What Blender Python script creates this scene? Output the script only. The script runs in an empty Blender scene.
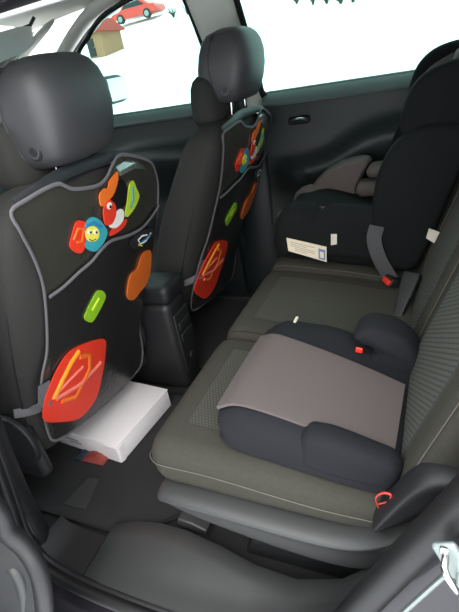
import bpy, bmesh, math, random
from mathutils import Vector, Matrix
random.seed(7)
SC = bpy.context.scene
COL = SC.collection

# ------------------------------------------------------------------ camera
# world: +X = towards the back of the car, +Y = across the car, +Z = up, z = 0 on the footwell floor
CAMP = Vector((0.54, -0.44, 1.064))
AX = Vector((0.91382264, 0.04668809, -0.40342089))    # world axes in camera coords (x right, y down, z forward)
AY = Vector((0.37155433, -0.49711407, 0.78410776))
AZ = Vector((-0.1639377, -0.8664282, -0.47162125))
FPX = 459.0
cam = bpy.data.cameras.new('camera'); camo = bpy.data.objects.new('camera', cam); COL.objects.link(camo)
right = Vector((AX.x, AY.x, AZ.x)); down = Vector((AX.y, AY.y, AZ.y)); fwd = Vector((AX.z, AY.z, AZ.z))
M3 = Matrix((right, -down, -fwd)).transposed()
camo.matrix_world = Matrix.Translation(CAMP) @ M3.to_4x4()
cam.sensor_fit = 'VERTICAL'; cam.sensor_height = 36.0; cam.lens = 36.0*FPX/612.0
cam.clip_start = 0.02; cam.clip_end = 300
SC.camera = camo

# ------------------------------------------------------------------ light
SC.view_settings.view_transform = 'Standard'; SC.view_settings.look = 'None'
SC.view_settings.gamma = 1.0; SC.view_settings.use_curve_mapping = False
SC.view_settings.exposure = 1.45
w = bpy.data.worlds.new('overcast_sky'); SC.world = w; w.use_nodes = True
nt = w.node_tree; bg = nt.nodes['Background']
bg.inputs['Color'].default_value = (0.93, 0.97, 1.0, 1); bg.inputs['Strength'].default_value = 1.25
sl = bpy.data.lights.new('sun', 'SUN'); so = bpy.data.objects.new('sun', sl); COL.objects.link(so)
sl.energy = 1.2; sl.angle = math.radians(60); sl.color = (1.0, 0.96, 0.9)
so.rotation_euler = Vector((-0.25, 0.75, -0.75)).to_track_quat('-Z', 'Y').to_euler()

# ------------------------------------------------------------------ helpers
def ray(u, v):
    c = Vector((u-229.5, v-306.0, FPX))
    return Vector((AX.dot(c), AY.dot(c), AZ.dot(c)))
def at(u, v, X=None, Y=None, Z=None):
    d = ray(u, v)
    for i, k in enumerate((X, Y, Z)):
        if k is not None: return CAMP + d*((k-CAMP[i])/d[i])

MATS = {}
def srgb(c):
    return tuple((x/255/12.92 if x/255 <= 0.04045 else ((x/255+0.055)/1.055)**2.4) for x in c)
def mat(name, rgb, rough=0.6, metal=0.0, noise=0.0, nscale=40, bump=0.0, bscale=300, coat=0.0, alpha=1.0, spec=0.5, sheen=0.0):
    if name in MATS: return MATS[name]
    m = bpy.data.materials.new(name); m.use_nodes = True; MATS[name] = m
    n = m.node_tree.nodes; l = m.node_tree.links; p = n['Principled BSDF']
    col = srgb(rgb)
    p.inputs['Base Color'].default_value = (*col, 1); p.inputs['Roughness'].default_value = rough
    p.inputs['Metallic'].default_value = metal; p.inputs['Coat Weight'].default_value = coat
    p.inputs['Specular IOR Level'].default_value = spec
    p.inputs['Sheen Weight'].default_value = sheen
    p.inputs['Alpha'].default_value = alpha
    if noise or bump:
        tc = n.new('ShaderNodeTexCoord')
    if noise:
        t = n.new('ShaderNodeTexNoise'); t.inputs['Scale'].default_value = nscale; t.inputs['Detail'].default_value = 6
        l.new(tc.outputs['Object'], t.inputs['Vector'])
        r = n.new('ShaderNodeMixRGB'); r.blend_type = 'MIX'
        r.inputs['Color1'].default_value = (*[c*(1-noise) for c in col], 1)
        r.inputs['Color2'].default_value = (*[min(1, c*(1+noise)) for c in col], 1)
        l.new(t.outputs['Fac'], r.inputs['Fac']); l.new(r.outputs['Color'], p.inputs['Base Color'])
    if bump:
        t2 = n.new('ShaderNodeTexNoise'); t2.inputs['Scale'].default_value = bscale; t2.inputs['Detail'].default_value = 2
        l.new(tc.outputs['Object'], t2.inputs['Vector'])
        b = n.new('ShaderNodeBump'); b.inputs['Strength'].default_value = bump; b.inputs['Distance'].default_value = 0.002
        l.new(t2.outputs['Fac'], b.inputs['Height']); l.new(b.outputs['Normal'], p.inputs['Normal'])
    return m
def weave(name, rgb, rgb2, sx=160, sy=80):
    """dark seat cloth with rows of small lighter woven dashes"""
    m = bpy.data.materials.new(name); m.use_nodes = True; MATS[name] = m
    n = m.node_tree.nodes; l = m.node_tree.links; p = n['Principled BSDF']
    tc = n.new('ShaderNodeTexCoord'); br = n.new('ShaderNodeTexBrick')
    l.new(tc.outputs['UV'], br.inputs['Vector'])
    br.inputs['Scale'].default_value = 1.0
    br.inputs['Color1'].default_value = (*srgb(rgb2), 1); br.inputs['Color2'].default_value = (*srgb(rgb2), 1)
    br.inputs['Mortar'].default_value = (*srgb(rgb), 1)
    br.inputs['Brick Width'].default_value = 1.0/sx; br.inputs['Row Height'].default_value = 1.0/sy
    br.inputs['Mortar Size'].default_value = 0.30/sy; br.inputs['Mortar Smooth'].default_value = 0.3
    br.offset = 0.5
    l.new(br.outputs['Color'], p.inputs['Base Color'])
    p.inputs['Roughness'].default_value = 0.85
    b = n.new('ShaderNodeBump'); b.inputs['Strength'].default_value = 0.4; b.inputs['Distance'].default_value = 0.001
    l.new(br.outputs['Fac'], b.inputs['Height']); b.invert = True; l.new(b.outputs['Normal'], p.inputs['Normal'])
    return m
def glass(name, tint):
    m = bpy.data.materials.new(name); m.use_nodes = True; MATS[name] = m
    n = m.node_tree.nodes; l = m.node_tree.links; n.remove(n['Principled BSDF'])
    o = n['Material Output']; t = n.new('ShaderNodeBsdfTransparent'); t.inputs['Color'].default_value = (*tint, 1)
    g = n.new('ShaderNodeBsdfGlossy'); g.inputs['Roughness'].default_value = 0.02
    f = n.new('ShaderNodeFresnel'); f.inputs['IOR'].default_value = 1.3
    mx = n.new('ShaderNodeMixShader'); l.new(f.outputs[0], mx.inputs[0]); l.new(t.outputs[0], mx.inputs[1]); l.new(g.outputs[0], mx.inputs[2])
    l.new(mx.outputs[0], o.inputs['Surface'])
    return m

ORG = Vector((0, 0, 0))
def link(name, me, m, parent=None):
    o = bpy.data.objects.new(name, me); COL.objects.link(o)
    if m: me.materials.append(MATS[m] if isinstance(m, str) else m)
    if parent: o.parent = parent
    return o
def tag(o, label, cat, group=None):
    o['label'] = label; o['category'] = cat
    if group: o['group'] = group
    return o
def thing(name, loc, label, cat, group=None):
    global ORG
    o = bpy.data.objects.new(name, None); COL.objects.link(o); o.location = loc; o.empty_display_size = 0.05
    tag(o, label, cat, group); ORG = Vector(loc); return o
def struct(name, loc=(0, 0, 0), label=None):
    global ORG
    o = bpy.data.objects.new(name, None); COL.objects.link(o); o.location = loc; o['kind'] = 'structure'
    if label: o['label'] = label
    ORG = Vector(loc); return o
def free():
    global ORG
    ORG = Vector((0, 0, 0))
def mesh(name, vs, fs, m, parent=None, smooth=True, sub=0, bev=0, uv=None, T=None):
    me = bpy.data.meshes.new(name)
    vs = [Vector(v) for v in vs]
    if T is not None: vs = [T @ v for v in vs]
    me.from_pydata([tuple(v-ORG) for v in vs], [], fs)
    bm = bmesh.new(); bm.from_mesh(me); bmesh.ops.recalc_face_normals(bm, faces=bm.faces[:]); bm.to_mesh(me); bm.free()
    if uv:
        ul = me.uv_layers.new(name='UVMap')
        for lp in me.loops: ul.data[lp.index].uv = uv[lp.vertex_index]
    if smooth:
        for p in me.polygons: p.use_smooth = True
        me.set_sharp_from_angle(angle=math.radians(50)) if not sub else None
    o = link(name, me, m, parent)
    if bev:
        b = o.modifiers.new('bevel', 'BEVEL'); b.width = bev; b.segments = 3; b.limit_method = 'ANGLE'
    if sub:
        s = o.modifiers.new('sub', 'SUBSURF'); s.levels = sub; s.render_levels = sub
    return o
def rbox(name, c, s, m, parent=None, r=0.01, T=None, seg=3):
    bm = bmesh.new(); bmesh.ops.create_cube(bm, size=1)
    for v in bm.verts: v.co = Vector((v.co.x*s[0], v.co.y*s[1], v.co.z*s[2]))
    r = min(r, min(s)*0.49)
    if r > 0: bmesh.ops.bevel(bm, geom=bm.edges[:], offset=r, segments=seg, profile=0.5, affect='EDGES')
    vs = [v.co + Vector(c) for v in bm.verts]; fs = [[v.index for v in f.verts] for f in bm.faces]
    bm.free()
    return mesh(name, vs, fs, m, parent, T=T)
def loft_data(rings, cap=True, closed=False):
    n = len(rings[0]); vs = [p for r in rings for p in r]; fs = []
    k = len(rings)
    for i in range(k if closed else k-1):
        for j in range(n):
            a, b = i*n+j, i*n+(j+1) % n; c, d = ((i+1) % k)*n+(j+1) % n, ((i+1) % k)*n+j
            fs.append((a, b, c, d))
    if cap and not closed:
        fs.append(tuple(range(n-1, -1, -1))); fs.append(tuple((k-1)*n+j for j in range(n)))
    return vs, fs
def loft(name, rings, m, parent=None, cap=True, sub=0, T=None, closed=False):
    vs, fs = loft_data(rings, cap, closed)
    return mesh(name, vs, fs, m, parent, sub=sub, T=T)
def spline(pts, n=8, closed=False):
    P = [Vector(p) for p in pts]; out = []; k = len(P)
    rng = range(k if closed else k-1)
    for i in rng:
        p0 = P[(i-1) % k] if closed or i > 0 else P[0]*2-P[1]
        p1 = P[i]; p2 = P[(i+1) % k]
        p3 = P[(i+2) % k] if closed or i+2 < k else P[-1]*2-P[-2]
        for j in range(n):
            t = j/n
            out.append(0.5*((2*p1)+(p2-p0)*t+(2*p0-5*p1+4*p2-p3)*t*t+(3*p1-p0-3*p2+p3)*t*t*t))
    if not closed: out.append(P[-1].copy())
    return out
def tube_data(path, r, n=8, closed=False, flat=1.0, up=None):
    P = [Vector(p) for p in path]; k = len(P); rings = []
    prev = None
    for i in range(k):
        if closed: t = P[(i+1) % k]-P[i-1]
        else: t = P[min(i+1, k-1)]-P[max(i-1, 0)]
        t.normalize()
        u = Vector(up) if up else (prev if prev else (Vector((0, 0, 1)) if abs(t.z) < 0.9 else Vector((1, 0, 0))))
        a = u - t*u.dot(t)
        if a.length < 1e-6: a = Vector((1, 0.3, 0.2)).cross(t)
        a.normalize(); b = t.cross(a); prev = a
        rr = r[i] if isinstance(r, (list, tuple)) else r
        rings.append([P[i]+a*rr*flat*math.sin(2*math.pi*j/n)+b*rr*math.cos(2*math.pi*j/n) for j in range(n)])
    return loft_data(rings, True, closed)
def tube(name, path, r, m, parent=None, n=8, closed=False, flat=1.0, up=None, T=None):
    vs, fs = tube_data(path, r, n, closed, flat, up)
    return mesh(name, vs, fs, m, parent, T=T)
def rrect(a0, a1, b0, b1, r, k=4):
    """rounded rectangle, 4*(k+1) points, in (a,b)"""
    r = max(1e-5, min(r, (a1-a0)*0.499, (b1-b0)*0.499)); out = []
    for (ca, cb, s) in ((a1-r, b1-r, 0), (a0+r, b1-r, 1), (a0+r, b0+r, 2), (a1-r, b0+r, 3)):
        for j in range(k+1):
            t = math.pi/2*(s+j/k); out.append((ca+r*math.cos(t), cb+r*math.sin(t)))
    return out
def lerp_st(st, p):
    for i in range(len(st)-1):
        if st[i][0] <= p <= st[i+1][0] or i == len(st)-2:
            t = (p-st[i][0])/(st[i+1][0]-st[i][0]); t = max(0, min(1, t)); t2 = t*t*(3-2*t)*0.5+t*0.5
            return [a+(b-a)*t2 for a, b in zip(st[i][1:], st[i+1][1:])]
def pillow(name, axis, st, m, parent=None, e0=0.03, e1=0.03, n=22, k=5, T=None):
    """solid with rounded-rectangle sections along an axis and rounded ends; st rows: (p, a0, a1, b0, b1, r)"""
    p0, p1 = st[0][0], st[-1][0]; rings = []
    ps = []
    for j in range(6):
        th = math.pi/2*j/6; ps.append((p0+e0*(1-math.sin(th)) if False else p0+e0*(1-math.cos(th)), e0*(1-math.sin(th))))
    for j in range(n+1): ps.append((p0+e0+(p1-e1-p0-e0)*j/n, 0.0))
    for j in range(5, -1, -1):
        th = math.pi/2*j/6; ps.append((p1-e1*(1-math.cos(th)), e1*(1-math.sin(th))))
    for p, ins in ps:
        a0, a1, b0, b1, r = lerp_st(st, p)
        mi = min(ins, (a1-a0)*0.48, (b1-b0)*0.48)
        rr = rrect(a0+mi, a1-mi, b0+mi, b1-mi, max(r-mi*0.5, 0.002), k)
        if axis == 'x': rings.append([(p, a, b) for a, b in rr])
        elif axis == 'y': rings.append([(a, p, b) for a, b in rr])
        else: rings.append([(a, b, p) for a, b in rr])
    return loft(name, rings, m, parent, T=T)
def sheet(name, fn, nu, nv, th, m, parent=None, uvs=(1, 1), T=None):
    """solid sheet: fn(u,v) -> (point, normal), u,v in 0..1"""
    top = []; bot = []; uv = []
    for i in range(nu+1):
        for j in range(nv+1):
            p, nn = fn(i/nu, j/nv); p = Vector(p); nn = Vector(nn).normalized()
            top.append(p+nn*th); bot.append(p); uv.append((i/nu*uvs[0], j/nv*uvs[1]))
    N = len(top); W = nv+1; fs = []
    for i in range(nu):
        for j in range(nv):
            a = i*W+j; q = (a, a+1, a+W+1, a+W); fs.append(q); fs.append(tuple(N+x for x in reversed(q)))
    edge = [i*W for i in range(nu+1)] + [nu*W+j for j in range(1, W)] + [i*W+nv for i in range(nu-1, -1, -1)] + [j for j in range(nv-1, 0, -1)]
    for a, b in zip(edge, edge[1:]+edge[:1]): fs.append((a, b, N+b, N+a))
    return mesh(name, top+bot, fs, m, parent, uv=uv+uv, T=T)
def plate(name, outline, fn, th, m, parent=None, T=None, bev=0):
    """extrude a closed 2-d outline; fn(a,b,h) -> world point"""
    n = len(outline)
    vs = [fn(a, b, 0) for a, b in outline]+[fn(a, b, th) for a, b in outline]
    fs = [tuple(range(n-1, -1, -1)), tuple(range(n, 2*n))]+[(i, (i+1) % n, n+(i+1) % n, n+i) for i in range(n)]
    return mesh(name, vs, fs, m, parent, T=T, bev=bev)
def smooth2(pts, n=5): return [(p.x, p.y) for p in spline([(a, b, 0) for a, b in pts], n, True)]
def copy_tree(o, off, label=None):
    c = o.copy(); COL.objects.link(c); c.location = Vector(o.location)+Vector(off)
    if label: c['label'] = label
    def rec(s, d):
        for ch in s.children:
            k = ch.copy(); COL.objects.link(k); k.parent = d; rec(ch, k)
    rec(o, c); return c
def ellipse(cx, cy, a, b, rot=0, n=18):
    r = math.radians(rot); return [(cx+a*math.cos(t)*math.cos(r)-b*math.sin(t)*math.sin(r), cy+a*math.cos(t)*math.sin(r)+b*math.sin(t)*math.cos(r)) for t in [2*math.pi*i/n for i in range(n)]]

# ------------------------------------------------------------------ materials
mat('seat_cloth', (54, 53, 47), 0.9, noise=0.18, nscale=120, bump=0.35, bscale=700, spec=0.25)
mat('seat_side', (48, 48, 46), 0.9, noise=0.12, nscale=90, bump=0.25, bscale=800, spec=0.2)
weave('seat_weave', (44, 45, 42), (92, 94, 86), 90, 130)
weave('seat_weave_fine', (50, 49, 43), (70, 69, 60), 130, 130)
mat('stitch', (86, 83, 74), 0.8)
mat('plastic_black', (28, 28, 30), 0.5, bump=0.15, bscale=900)
mat('door_plastic', (18, 25, 26), 0.5, bump=0.1, bscale=900)
mat('belt_plastic_lit', (84, 98, 96), 0.5)  # door plastic with green-tinted window light put into the colour
mat('plastic_grey', (50, 51, 51), 0.45, bump=0.12, bscale=900)
mat('plastic_dark', (24, 25, 27), 0.55, bump=0.1, bscale=900)
mat('headrest_shell', (56, 56, 58), 0.5, bump=0.12, bscale=900)
mat('rubber', (20, 20, 21), 0.5)
mat('carpet', (30, 30, 31), 0.95, noise=0.3, nscale=300, bump=0.6, bscale=900)
mat('mat_carpet', (36, 36, 37), 0.95, noise=0.25, nscale=400, bump=0.5, bscale=900)
mat('heel_pad', (48, 48, 48), 0.75, bump=0.3, bscale=600)
mat('headliner', (212, 212, 204), 0.9, noise=0.05, nscale=200)
mat('pillar_trim', (214, 216, 208), 0.7)
mat('visor_grey', (226, 230, 226), 0.75)
mat('paint', (31, 29, 34), 0.3, metal=0.2, coat=0.5, noise=0.06, nscale=500)
mat('chrome', (215, 215, 215), 0.15, metal=1.0)
mat('bare_metal', (140, 150, 148), 0.45, metal=0.6)
mat('booster_black', (22, 23, 28), 0.85, bump=0.25, bscale=900, spec=0.3)
mat('booster_grey', (88, 81, 80), 0.9, noise=0.07, nscale=250, bump=0.3, bscale=900, spec=0.2)
mat('child_black', (18, 20, 21), 0.9, bump=0.2, bscale=900, spec=0.25)
mat('child_grey', (92, 84, 82), 0.85, noise=0.06, nscale=200, spec=0.2)
mat('red_plastic', (215, 52, 36), 0.4)
mat('red_web', (196, 60, 50), 0.7)
mat('web_grey', (66, 66, 68), 0.7, noise=0.15, nscale=500)
mat('paper', (222, 210, 186), 0.7, noise=0.05, nscale=60)
mat('paper_blue', (110, 130, 170), 0.7)
mat('paper_ink', (150, 140, 130), 0.7)
mat('white_tag', (205, 198, 185), 0.7)
mat('card_white', (232, 226, 228), 0.6, noise=0.02, nscale=30)
mat('card_ink', (150, 145, 150), 0.7)
mat('pocket_film', (36, 36, 35), 0.26, noise=0.15, nscale=9, spec=0.6, bump=0.9, bscale=22)
mat('film_black_lit', (54, 53, 48), 0.24, noise=0.15, nscale=9, spec=0.6, bump=0.9, bscale=22)  # paler than the pocket: reflected light on the film put into its colour
mat('film_clear', (90, 96, 90), 0.12, coat=1.0, spec=0.9)
mat('mesh_black', (34, 34, 38), 0.55, bump=0.2, bscale=900)
mat('piping', (92, 90, 94), 0.75, bump=0.2, bscale=800)
for nm, c in dict(red=(226, 58, 38), orange=(232, 112, 38), amber=(246, 150, 40), pink=(226, 120, 104), yellow=(236, 226, 90), teal=(58, 160, 172),
                  green=(140, 190, 40), lime=(190, 216, 60), white=(235, 232, 226), ink=(18, 18, 22), blue=(40, 130, 180)).items():
    mat('print_'+nm, c, 0.4, noise=0.05, nscale=60)
mat('snow', (244, 246, 250), 0.8, noise=0.03, nscale=2)
mat('brick_wall', (150, 110, 84), 0.9, noise=0.2, nscale=6)
mat('roof_red', (150, 50, 40), 0.8, noise=0.2, nscale=5)
mat('car_red', (196, 50, 40), 0.3, coat=0.5)
mat('bush_twig', (70, 66, 60), 0.95, noise=0.3, nscale=8)
mat('window_dark', (30, 34, 38), 0.15)
mat('sweet_wrap', (140, 66, 60), 0.3, noise=0.6, nscale=90)
mat('wrap_blue', (40, 52, 66), 0.3, noise=0.4, nscale=80)
glass('glass_green', (0.64, 0.83, 0.78))
glass('glass_clear', (0.86, 0.92, 0.9))

# ================================================================== SETTING
# ---------------- ground outside (snowy slope)
def gz(x, y):
    t = max(0, min(1, (y-3.5)/20.0)); t2 = max(0, min(1, (y-27)/15.0)); return -0.42+2.75*t*t*(3-2*t)+3.0*t2*t2*(3-2*t2)+0.06*math.sin(x*0.9+y*0.4)*min(1, max(0, (y-3)/4))
gv = []; gf = []
xs = [-70+3.5*i for i in range(41)]; ys = [-40+2.0*i for i in range(66)]
for y in ys:
    for x in xs: gv.append((x, y, gz(x, y)))
for j in range(len(ys)-1):
    for i in range(len(xs)-1):
        a = j*len(xs)+i; gf.append((a, a+1, a+len(xs)+1, a+len(xs)))
free()
gr = mesh('ground', gv, gf, 'snow'); gr['kind'] = 'structure'; gr['label'] = 'snow covered ground sloping up beyond the car'

# ---------------- floor pan
def floor_pan():
    root = struct('floor', (0, 0.74, 0)); root['label'] = 'dark carpeted footwell floor of the car'
    rbox('carpet', (-0.55, 0.74, -0.03), (2.1, 1.36, 0.06), 'carpet', root, 0.005)
    # raised pan under the rear seats
    pts = [(0.14, -0.02), (0.17, 0.05), (0.24, 0.10), (0.9, 0.12), (1.5, 0.30), (1.5, -0.05)]
    plate('seat_pan', pts, lambda a, b, h: (a, 0.16+h, b), 1.22, 'plastic_dark', root, bev=0.01)
    rbox('sill_trim', (-0.25, 1.43, -0.01), (2.1, 0.11, 0.075), 'plastic_dark', root, 0.012)
    # under-body so that nothing looks through from below
    rbox('underbody', (-0.05, 0.74, -0.10), (3.2, 1.46, 0.06), 'plastic_dark', root, 0.01)
floor_pan()

# ---------------- near body side: sill, pillars, seal, quarter panel (painted body)
def body_left():
    root = struct('wall_left', (0, -0.05, 0)); root['label'] = 'dark painted body side around the open rear door'
    # opening path (inner edge where the rubber seal runs), from B-pillar top down, along the sill and up the wheel arch
    path = [(-0.26, 0.17, 1.20), (-0.25, 0.06, 0.92), (-0.285, -0.01, 0.62), (-0.295, -0.02, 0.45), (-0.335, -0.025, 0.24), (-0.355, -0.03, 0.12), (-0.335, -0.035, 0.045),
            (-0.27, -0.04, 0.015), (-0.15, -0.045, 0.006), (0.05, -0.045, 0.005), (0.22, -0.04, 0.01), (0.33, -0.03, 0.05),
            (0.41, -0.02, 0.15), (0.475, -0.012, 0.29), (0.535, -0.005, 0.42), (0.60, 0.0, 0.56), (0.68, 0.02, 0.74), (0.74, 0.06, 0.92), (0.74, 0.17, 1.17), (0.66, 0.205, 1.205)]
    sp = spline(path, 6)
    tube('door_seal', sp, [0.015+0.010*min(1, max(0, (p.x-0.2)/0.2)) for p in sp], 'rubber', root, 10)
    # inner flange lip of the seal
    lip = [p+Vector((0, 0.018, 0.002)) for p in sp]
    tube('seal_lip', lip, 0.010, 'plastic_black', root, 8)
    # painted jamb ring: lofted strip outward of the seal
    rings = []
    n = len(sp)
    cen = Vector((0.17, 0, 0.6))
    for i, p in enumerate(sp):
        t = (sp[min(i+1, n-1)]-sp[max(i-1, 0)]).normalized()
        out = Vector((0, -1, 0)).cross(t); out.normalize()
        if (p-cen).dot(out) < 0: out = -out
        y = Vector((0, -1, 0))
        q = [p+out*0.004+y*0.004, p+out*0.02+y*0.018, p+out*0.034+y*0.03, p+out*0.055+y*0.036, p+out*0.075+y*0.06, p+out*0.11+y*0.085, p+out*0.20+y*0.10,
             p+out*0.20-y*0.01, p+out*0.05-y*0.02]
        rings.append(q)
    loft('painted_jamb', rings, 'paint', root)
    # bright seam bead along the rear jamb
    bead = [rings[i][2]+Vector((-0.002, -0.004, 0.003)) for i in range(n)]
    tube('seam_bead', bead[66:100], 0.0035, 'bare_metal', root, 6)
    # quarter panel behind the opening and lower
    plate('quarter_panel', [(0.62, -0.2), (1.75, -0.15), (1.75, 0.9), (0.95, 0.9), (0.80, 0.72), (0.72, 0.42)], lambda a, b, h: (a, -0.02-h+0.0*b, b), 0.10, 'paint', root, bev=0.02)
    # rocker below sill
    plate('rocker', [(-0.75, -0.30), (0.55, -0.30), (0.50, -0.05), (0.3, -0.11), (-0.2, -0.115), (-0.75, -0.06)], lambda a, b, h: (a, -0.06-h, b), 0.08, 'paint', root, bev=0.02)
    # upper roof rail above the opening
    rr = []
    for x, y, z in ((-1.0, 0.27, 1.13), (-0.5, 0.225, 1.19), (-0.2, 0.20, 1.205), (0.3, 0.195, 1.205), (0.8, 0.2, 1.205), (1.4, 0.22, 1.18), (1.75, 0.25, 1.12)):
        rr.append([(x, y-0.02, z-0.025), (x, y+0.01, z-0.03), (x, y+0.05, z-0.005), (x, y+0.10, z+0.08), (x, y+0.06, z+0.105), (x, y-0.02, z+0.07), (x, y-0.045, z+0.02)])
    loft('roof_rail', rr, 'paint', root, sub=1)
    # B-pillar and front door frame, ahead of the opening
    plate('front_door_skin', [(-1.35, -0.2), (-0.42, -0.2), (-0.48, 0.05), (-0.42, 0.45), (-0.40, 0.88), (-1.35, 0.84)], lambda a, b, h: (a, -0.03-h, b), 0.07, 'paint', root, bev=0.015)
    pr = []
    for x, y, z in ((-0.42, -0.02, 0.1), (-0.40, -0.02, 0.45), (-0.385, 0.03, 0.85), (-0.35, 0.20, 1.2)):
        pr.append([(x-0.07, y-0.03, z), (x+0.05, y-0.03, z), (x+0.07, y+0.02, z), (x+0.03, y+0.06, z), (x-0.05, y+0.06, z)])
    loft('pillar_trim', pr, 'plastic_grey', root)
    # door striker on the rear jamb
    c = at(453, 563, Y=-0.055)
    T = Matrix.Translation(c) @ Matrix.Rotation(math.radians(-25), 4, 'Y')
    a = rbox('striker_plate', (0, 0.004, 0), (0.030, 0.010, 0.062), 'bare_metal', root, 0.006, T)
    pth = [T @ Vector(p) for p in ((0.0, 0, 0.020), (-0.002, -0.02, 0.020), (-0.002, -0.026, 0.014), (-0.002, -0.026, -0.014), (-0.002, -0.02, -0.020), (0, 0, -0.020))]
    tube('striker_loop', pth, 0.0045, 'chrome', root, 8)
    for dz in (0.026, -0.026): 
        rbox('screw', T @ Vector((0.0, -0.002, dz)), (0.010, 0.006, 0.010), 'chrome', root, 0.002)
    # rocker kick shine strip at the bottom
    return root
body_left()

def sill_scuff():
    root = struct('trim_1', (0, 0.05, 0)); root['label'] = 'grey plastic sill scuff trim below the rear bench'
    # rear, smooth moulded piece
    st = [(-0.215, 0.024, 0.012, 0.130), (-0.212, 0.026, 0.014, 0.135), (-0.15, 0.032, 0.016, 0.15), (-0.08, 0.044, 0.018, 0.155), (0.0, 0.052, 0.020, 0.150), (0.10, 0.054, 0.024, 0.135), (0.20, 0.052, 0.030, 0.115), (0.30, 0.062, 0.050, 0.105),
          (0.40, 0.12, 0.12, 0.10), (0.48, 0.22, 0.22, 0.10), (0.485, 0.22, 0.22, 0.10)]
    rings = []
    for x, zi, zo, yi in st:
        rings.append([(x, -0.03, zo-0.02), (x, -0.022, zo), (x, 0.0, zo+0.003), (x, 0.02, zo+0.004), (x, 0.045, zo*0.6+zi*0.4), (x, yi-0.05, zi-0.004), (x, yi-0.02, zi), (x, yi-0.004, zi-0.006), (x, yi, zi-0.02), (x, yi, -0.01), (x, -0.03, -0.02)])
    loft('scuff_plate', rings, 'plastic_grey', root)
    st = [(-0.36, 0.05), (-0.345, 0.03), (-0.30, 0.016), (-0.25, 0.013), (-0.217, 0.013)]
    rings = []
    for x, z in st:
        rings.append([(x, -0.03, z-0.02), (x, -0.022, z), (x, 0.0, z+0.003), (x, 0.05, z+0.004), (x, 0.09, z), (x, 0.095, -0.02), (x, -0.03, -0.02)])
    loft('scuff_plate', rings, 'plastic_black', root)
    # B-pillar foot trim
    pr = []
    for x, y, z, s in ((-0.40, 0.03, 0.0, 0.05), (-0.41, 0.03, 0.10, 0.045), (-0.40, 0.03, 0.22, 0.04), (-0.37, 0.03, 0.40, 0.04), (-0.34, 0.04, 0.62, 0.04), (-0.33, 0.09, 0.95, 0.04)):
        pr.append([(x-0.06, y-0.04, z), (x+s, y-0.05, z), (x+s+0.012, y-0.02, z), (x+s, y+0.03, z), (x-0.06, y+0.05, z)])
    loft('pillar_foot', pr, 'plastic_dark', root, sub=1)
    # small floor bracket showing under the bench corner
    c = at(172, 530, Z=0.05)
    plate('rail_cover', [(0, 0), (0.085, -0.005), (0.09, 0.012), (0.05, 0.028), (0.01, 0.032)], lambda a, b, h: (-0.045+a, 0.165+h, 0.02+b), 0.06, 'plastic_grey', root, bev=0.004)
sill_scuff()

# ---------------- ceiling
def ceiling():
    root = struct('ceiling', (0, 0.74, 1.25)); root['label'] = 'pale grey fabric headliner'
    def f(u, v):
        x = -1.08+2.88*u; y = 0.225+1.125*v
        z = 1.19+0.135*v+0.075*math.sin(math.pi*min(1, max(0, v)))**0.6-0.115*max(0, -0.65-x)**1.5-0.10*max(0, x-0.9)**1.5
        return (x, y, z), (0, 0, 1)
    sheet('headliner', f, 26, 14, 0.03, 'headliner', root)
    # rim strip pale edge along the near side
    tube('edge_strip', spline([(-0.98, 0.262, 1.105), (-0.6, 0.235, 1.155), (-0.25, 0.212, 1.177), (0.3, 0.207, 1.18), (1.0, 0.21, 1.17)], 8), 0.008, 'visor_grey', root, 8)
    def g(u, v):
        (x, y, z), nn = f(u, v); return (x-0.02, 0.18+1.19*v, z+0.04), nn
    sheet('roof_skin', g, 26, 14, 0.012, 'paint', root)
ceiling()

# ---------------- far side: doors, pillars, glass
def door_profile(z, x, x0, x1):
    """Y of the inner surface of a far-side door"""
    t = (x-x0)/(x1-x0)
    base = [(0.0, 1.415), (0.10, 1.40), (0.30, 1.395), (0.42, 1.415), (0.52, 1.435), (0.62, 1.43), (0.74, 1.445), (0.82, 1.46), (0.875, 1.468), (0.90, 1.482), (0.912, 1.50)]
    y = base[-1][1]
    for i in range(len(base)-1):
        if base[i][0] <= z <= base[i+1][0]:
            q = (z-base[i][0])/(base[i+1][0]-base[i][0]); y = base[i][1]+(base[i+1][1]-base[i][1])*q; break
    # sculpted arm rest that sweeps up towards the back of each door
    zc = 0.62+0.13/(1+math.exp(-(t-0.36)*16))-0.03*t
    d = z-zc
    up = 0.055*math.exp(-((d)/0.030)**2) if d > 0 else 0.055*math.exp(-((d)/0.11)**2)
    fade = min(1, max(0, (t-0.02)/0.12))*min(1, max(0, (0.99-t)/0.10))
    # groove above the armrest
    y -= up*fade
    return y
def far_door(name, x0, x1, label, cut):
    root = struct(name, ((x0+x1)/2, 1.5, 0.0), label)
    nz = 46; nx = 40
    def f(u, v):
        z = 0.02+0.892*v; x = x0+(x1-x0)*u
        if cut: x = max(x, x0) if True else x
        return (x, door_profile(z, x, x0, x1), z), (0, 1, 0)
    sheet('door_panel', f, nx, nz, 0.05, 'door_plastic', root)
    # top sill rail, window light painted in by its paler teal colour
    loft('belt_rail', [[(x0+(x1-x0)*i/12, y, z) for y, z in ((1.455, 0.862), (1.452, 0.870), (1.458, 0.880), (1.492, 0.908), (1.503, 0.908), (1.503, 0.862))] for i in range(13)], 'belt_plastic_lit', root)
    # outer skin
    sk = []
    for z, y in ((-0.12, 1.57), (0.2, 1.60), (0.5, 1.60), (0.75, 1.58), (0.89, 1.545)):
        sk.append((z, y))
    vs = []; fs = []
    for (z, y) in sk: vs += [(x0, y, z), (x1, y, z), (x1, y-0.02, z), (x0, y-0.02, z)]
    for i in range(len(sk)-1):
        for j in range(4): fs.append((i*4+j, i*4+(j+1) % 4, i*4+4+(j+1) % 4, i*4+4+j))
    fs += [(0, 1, 2, 3), tuple(len(vs)-4+j for j in range(4))]
    mesh('outer_skin', vs, fs, 'paint', root)
    return root
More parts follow.
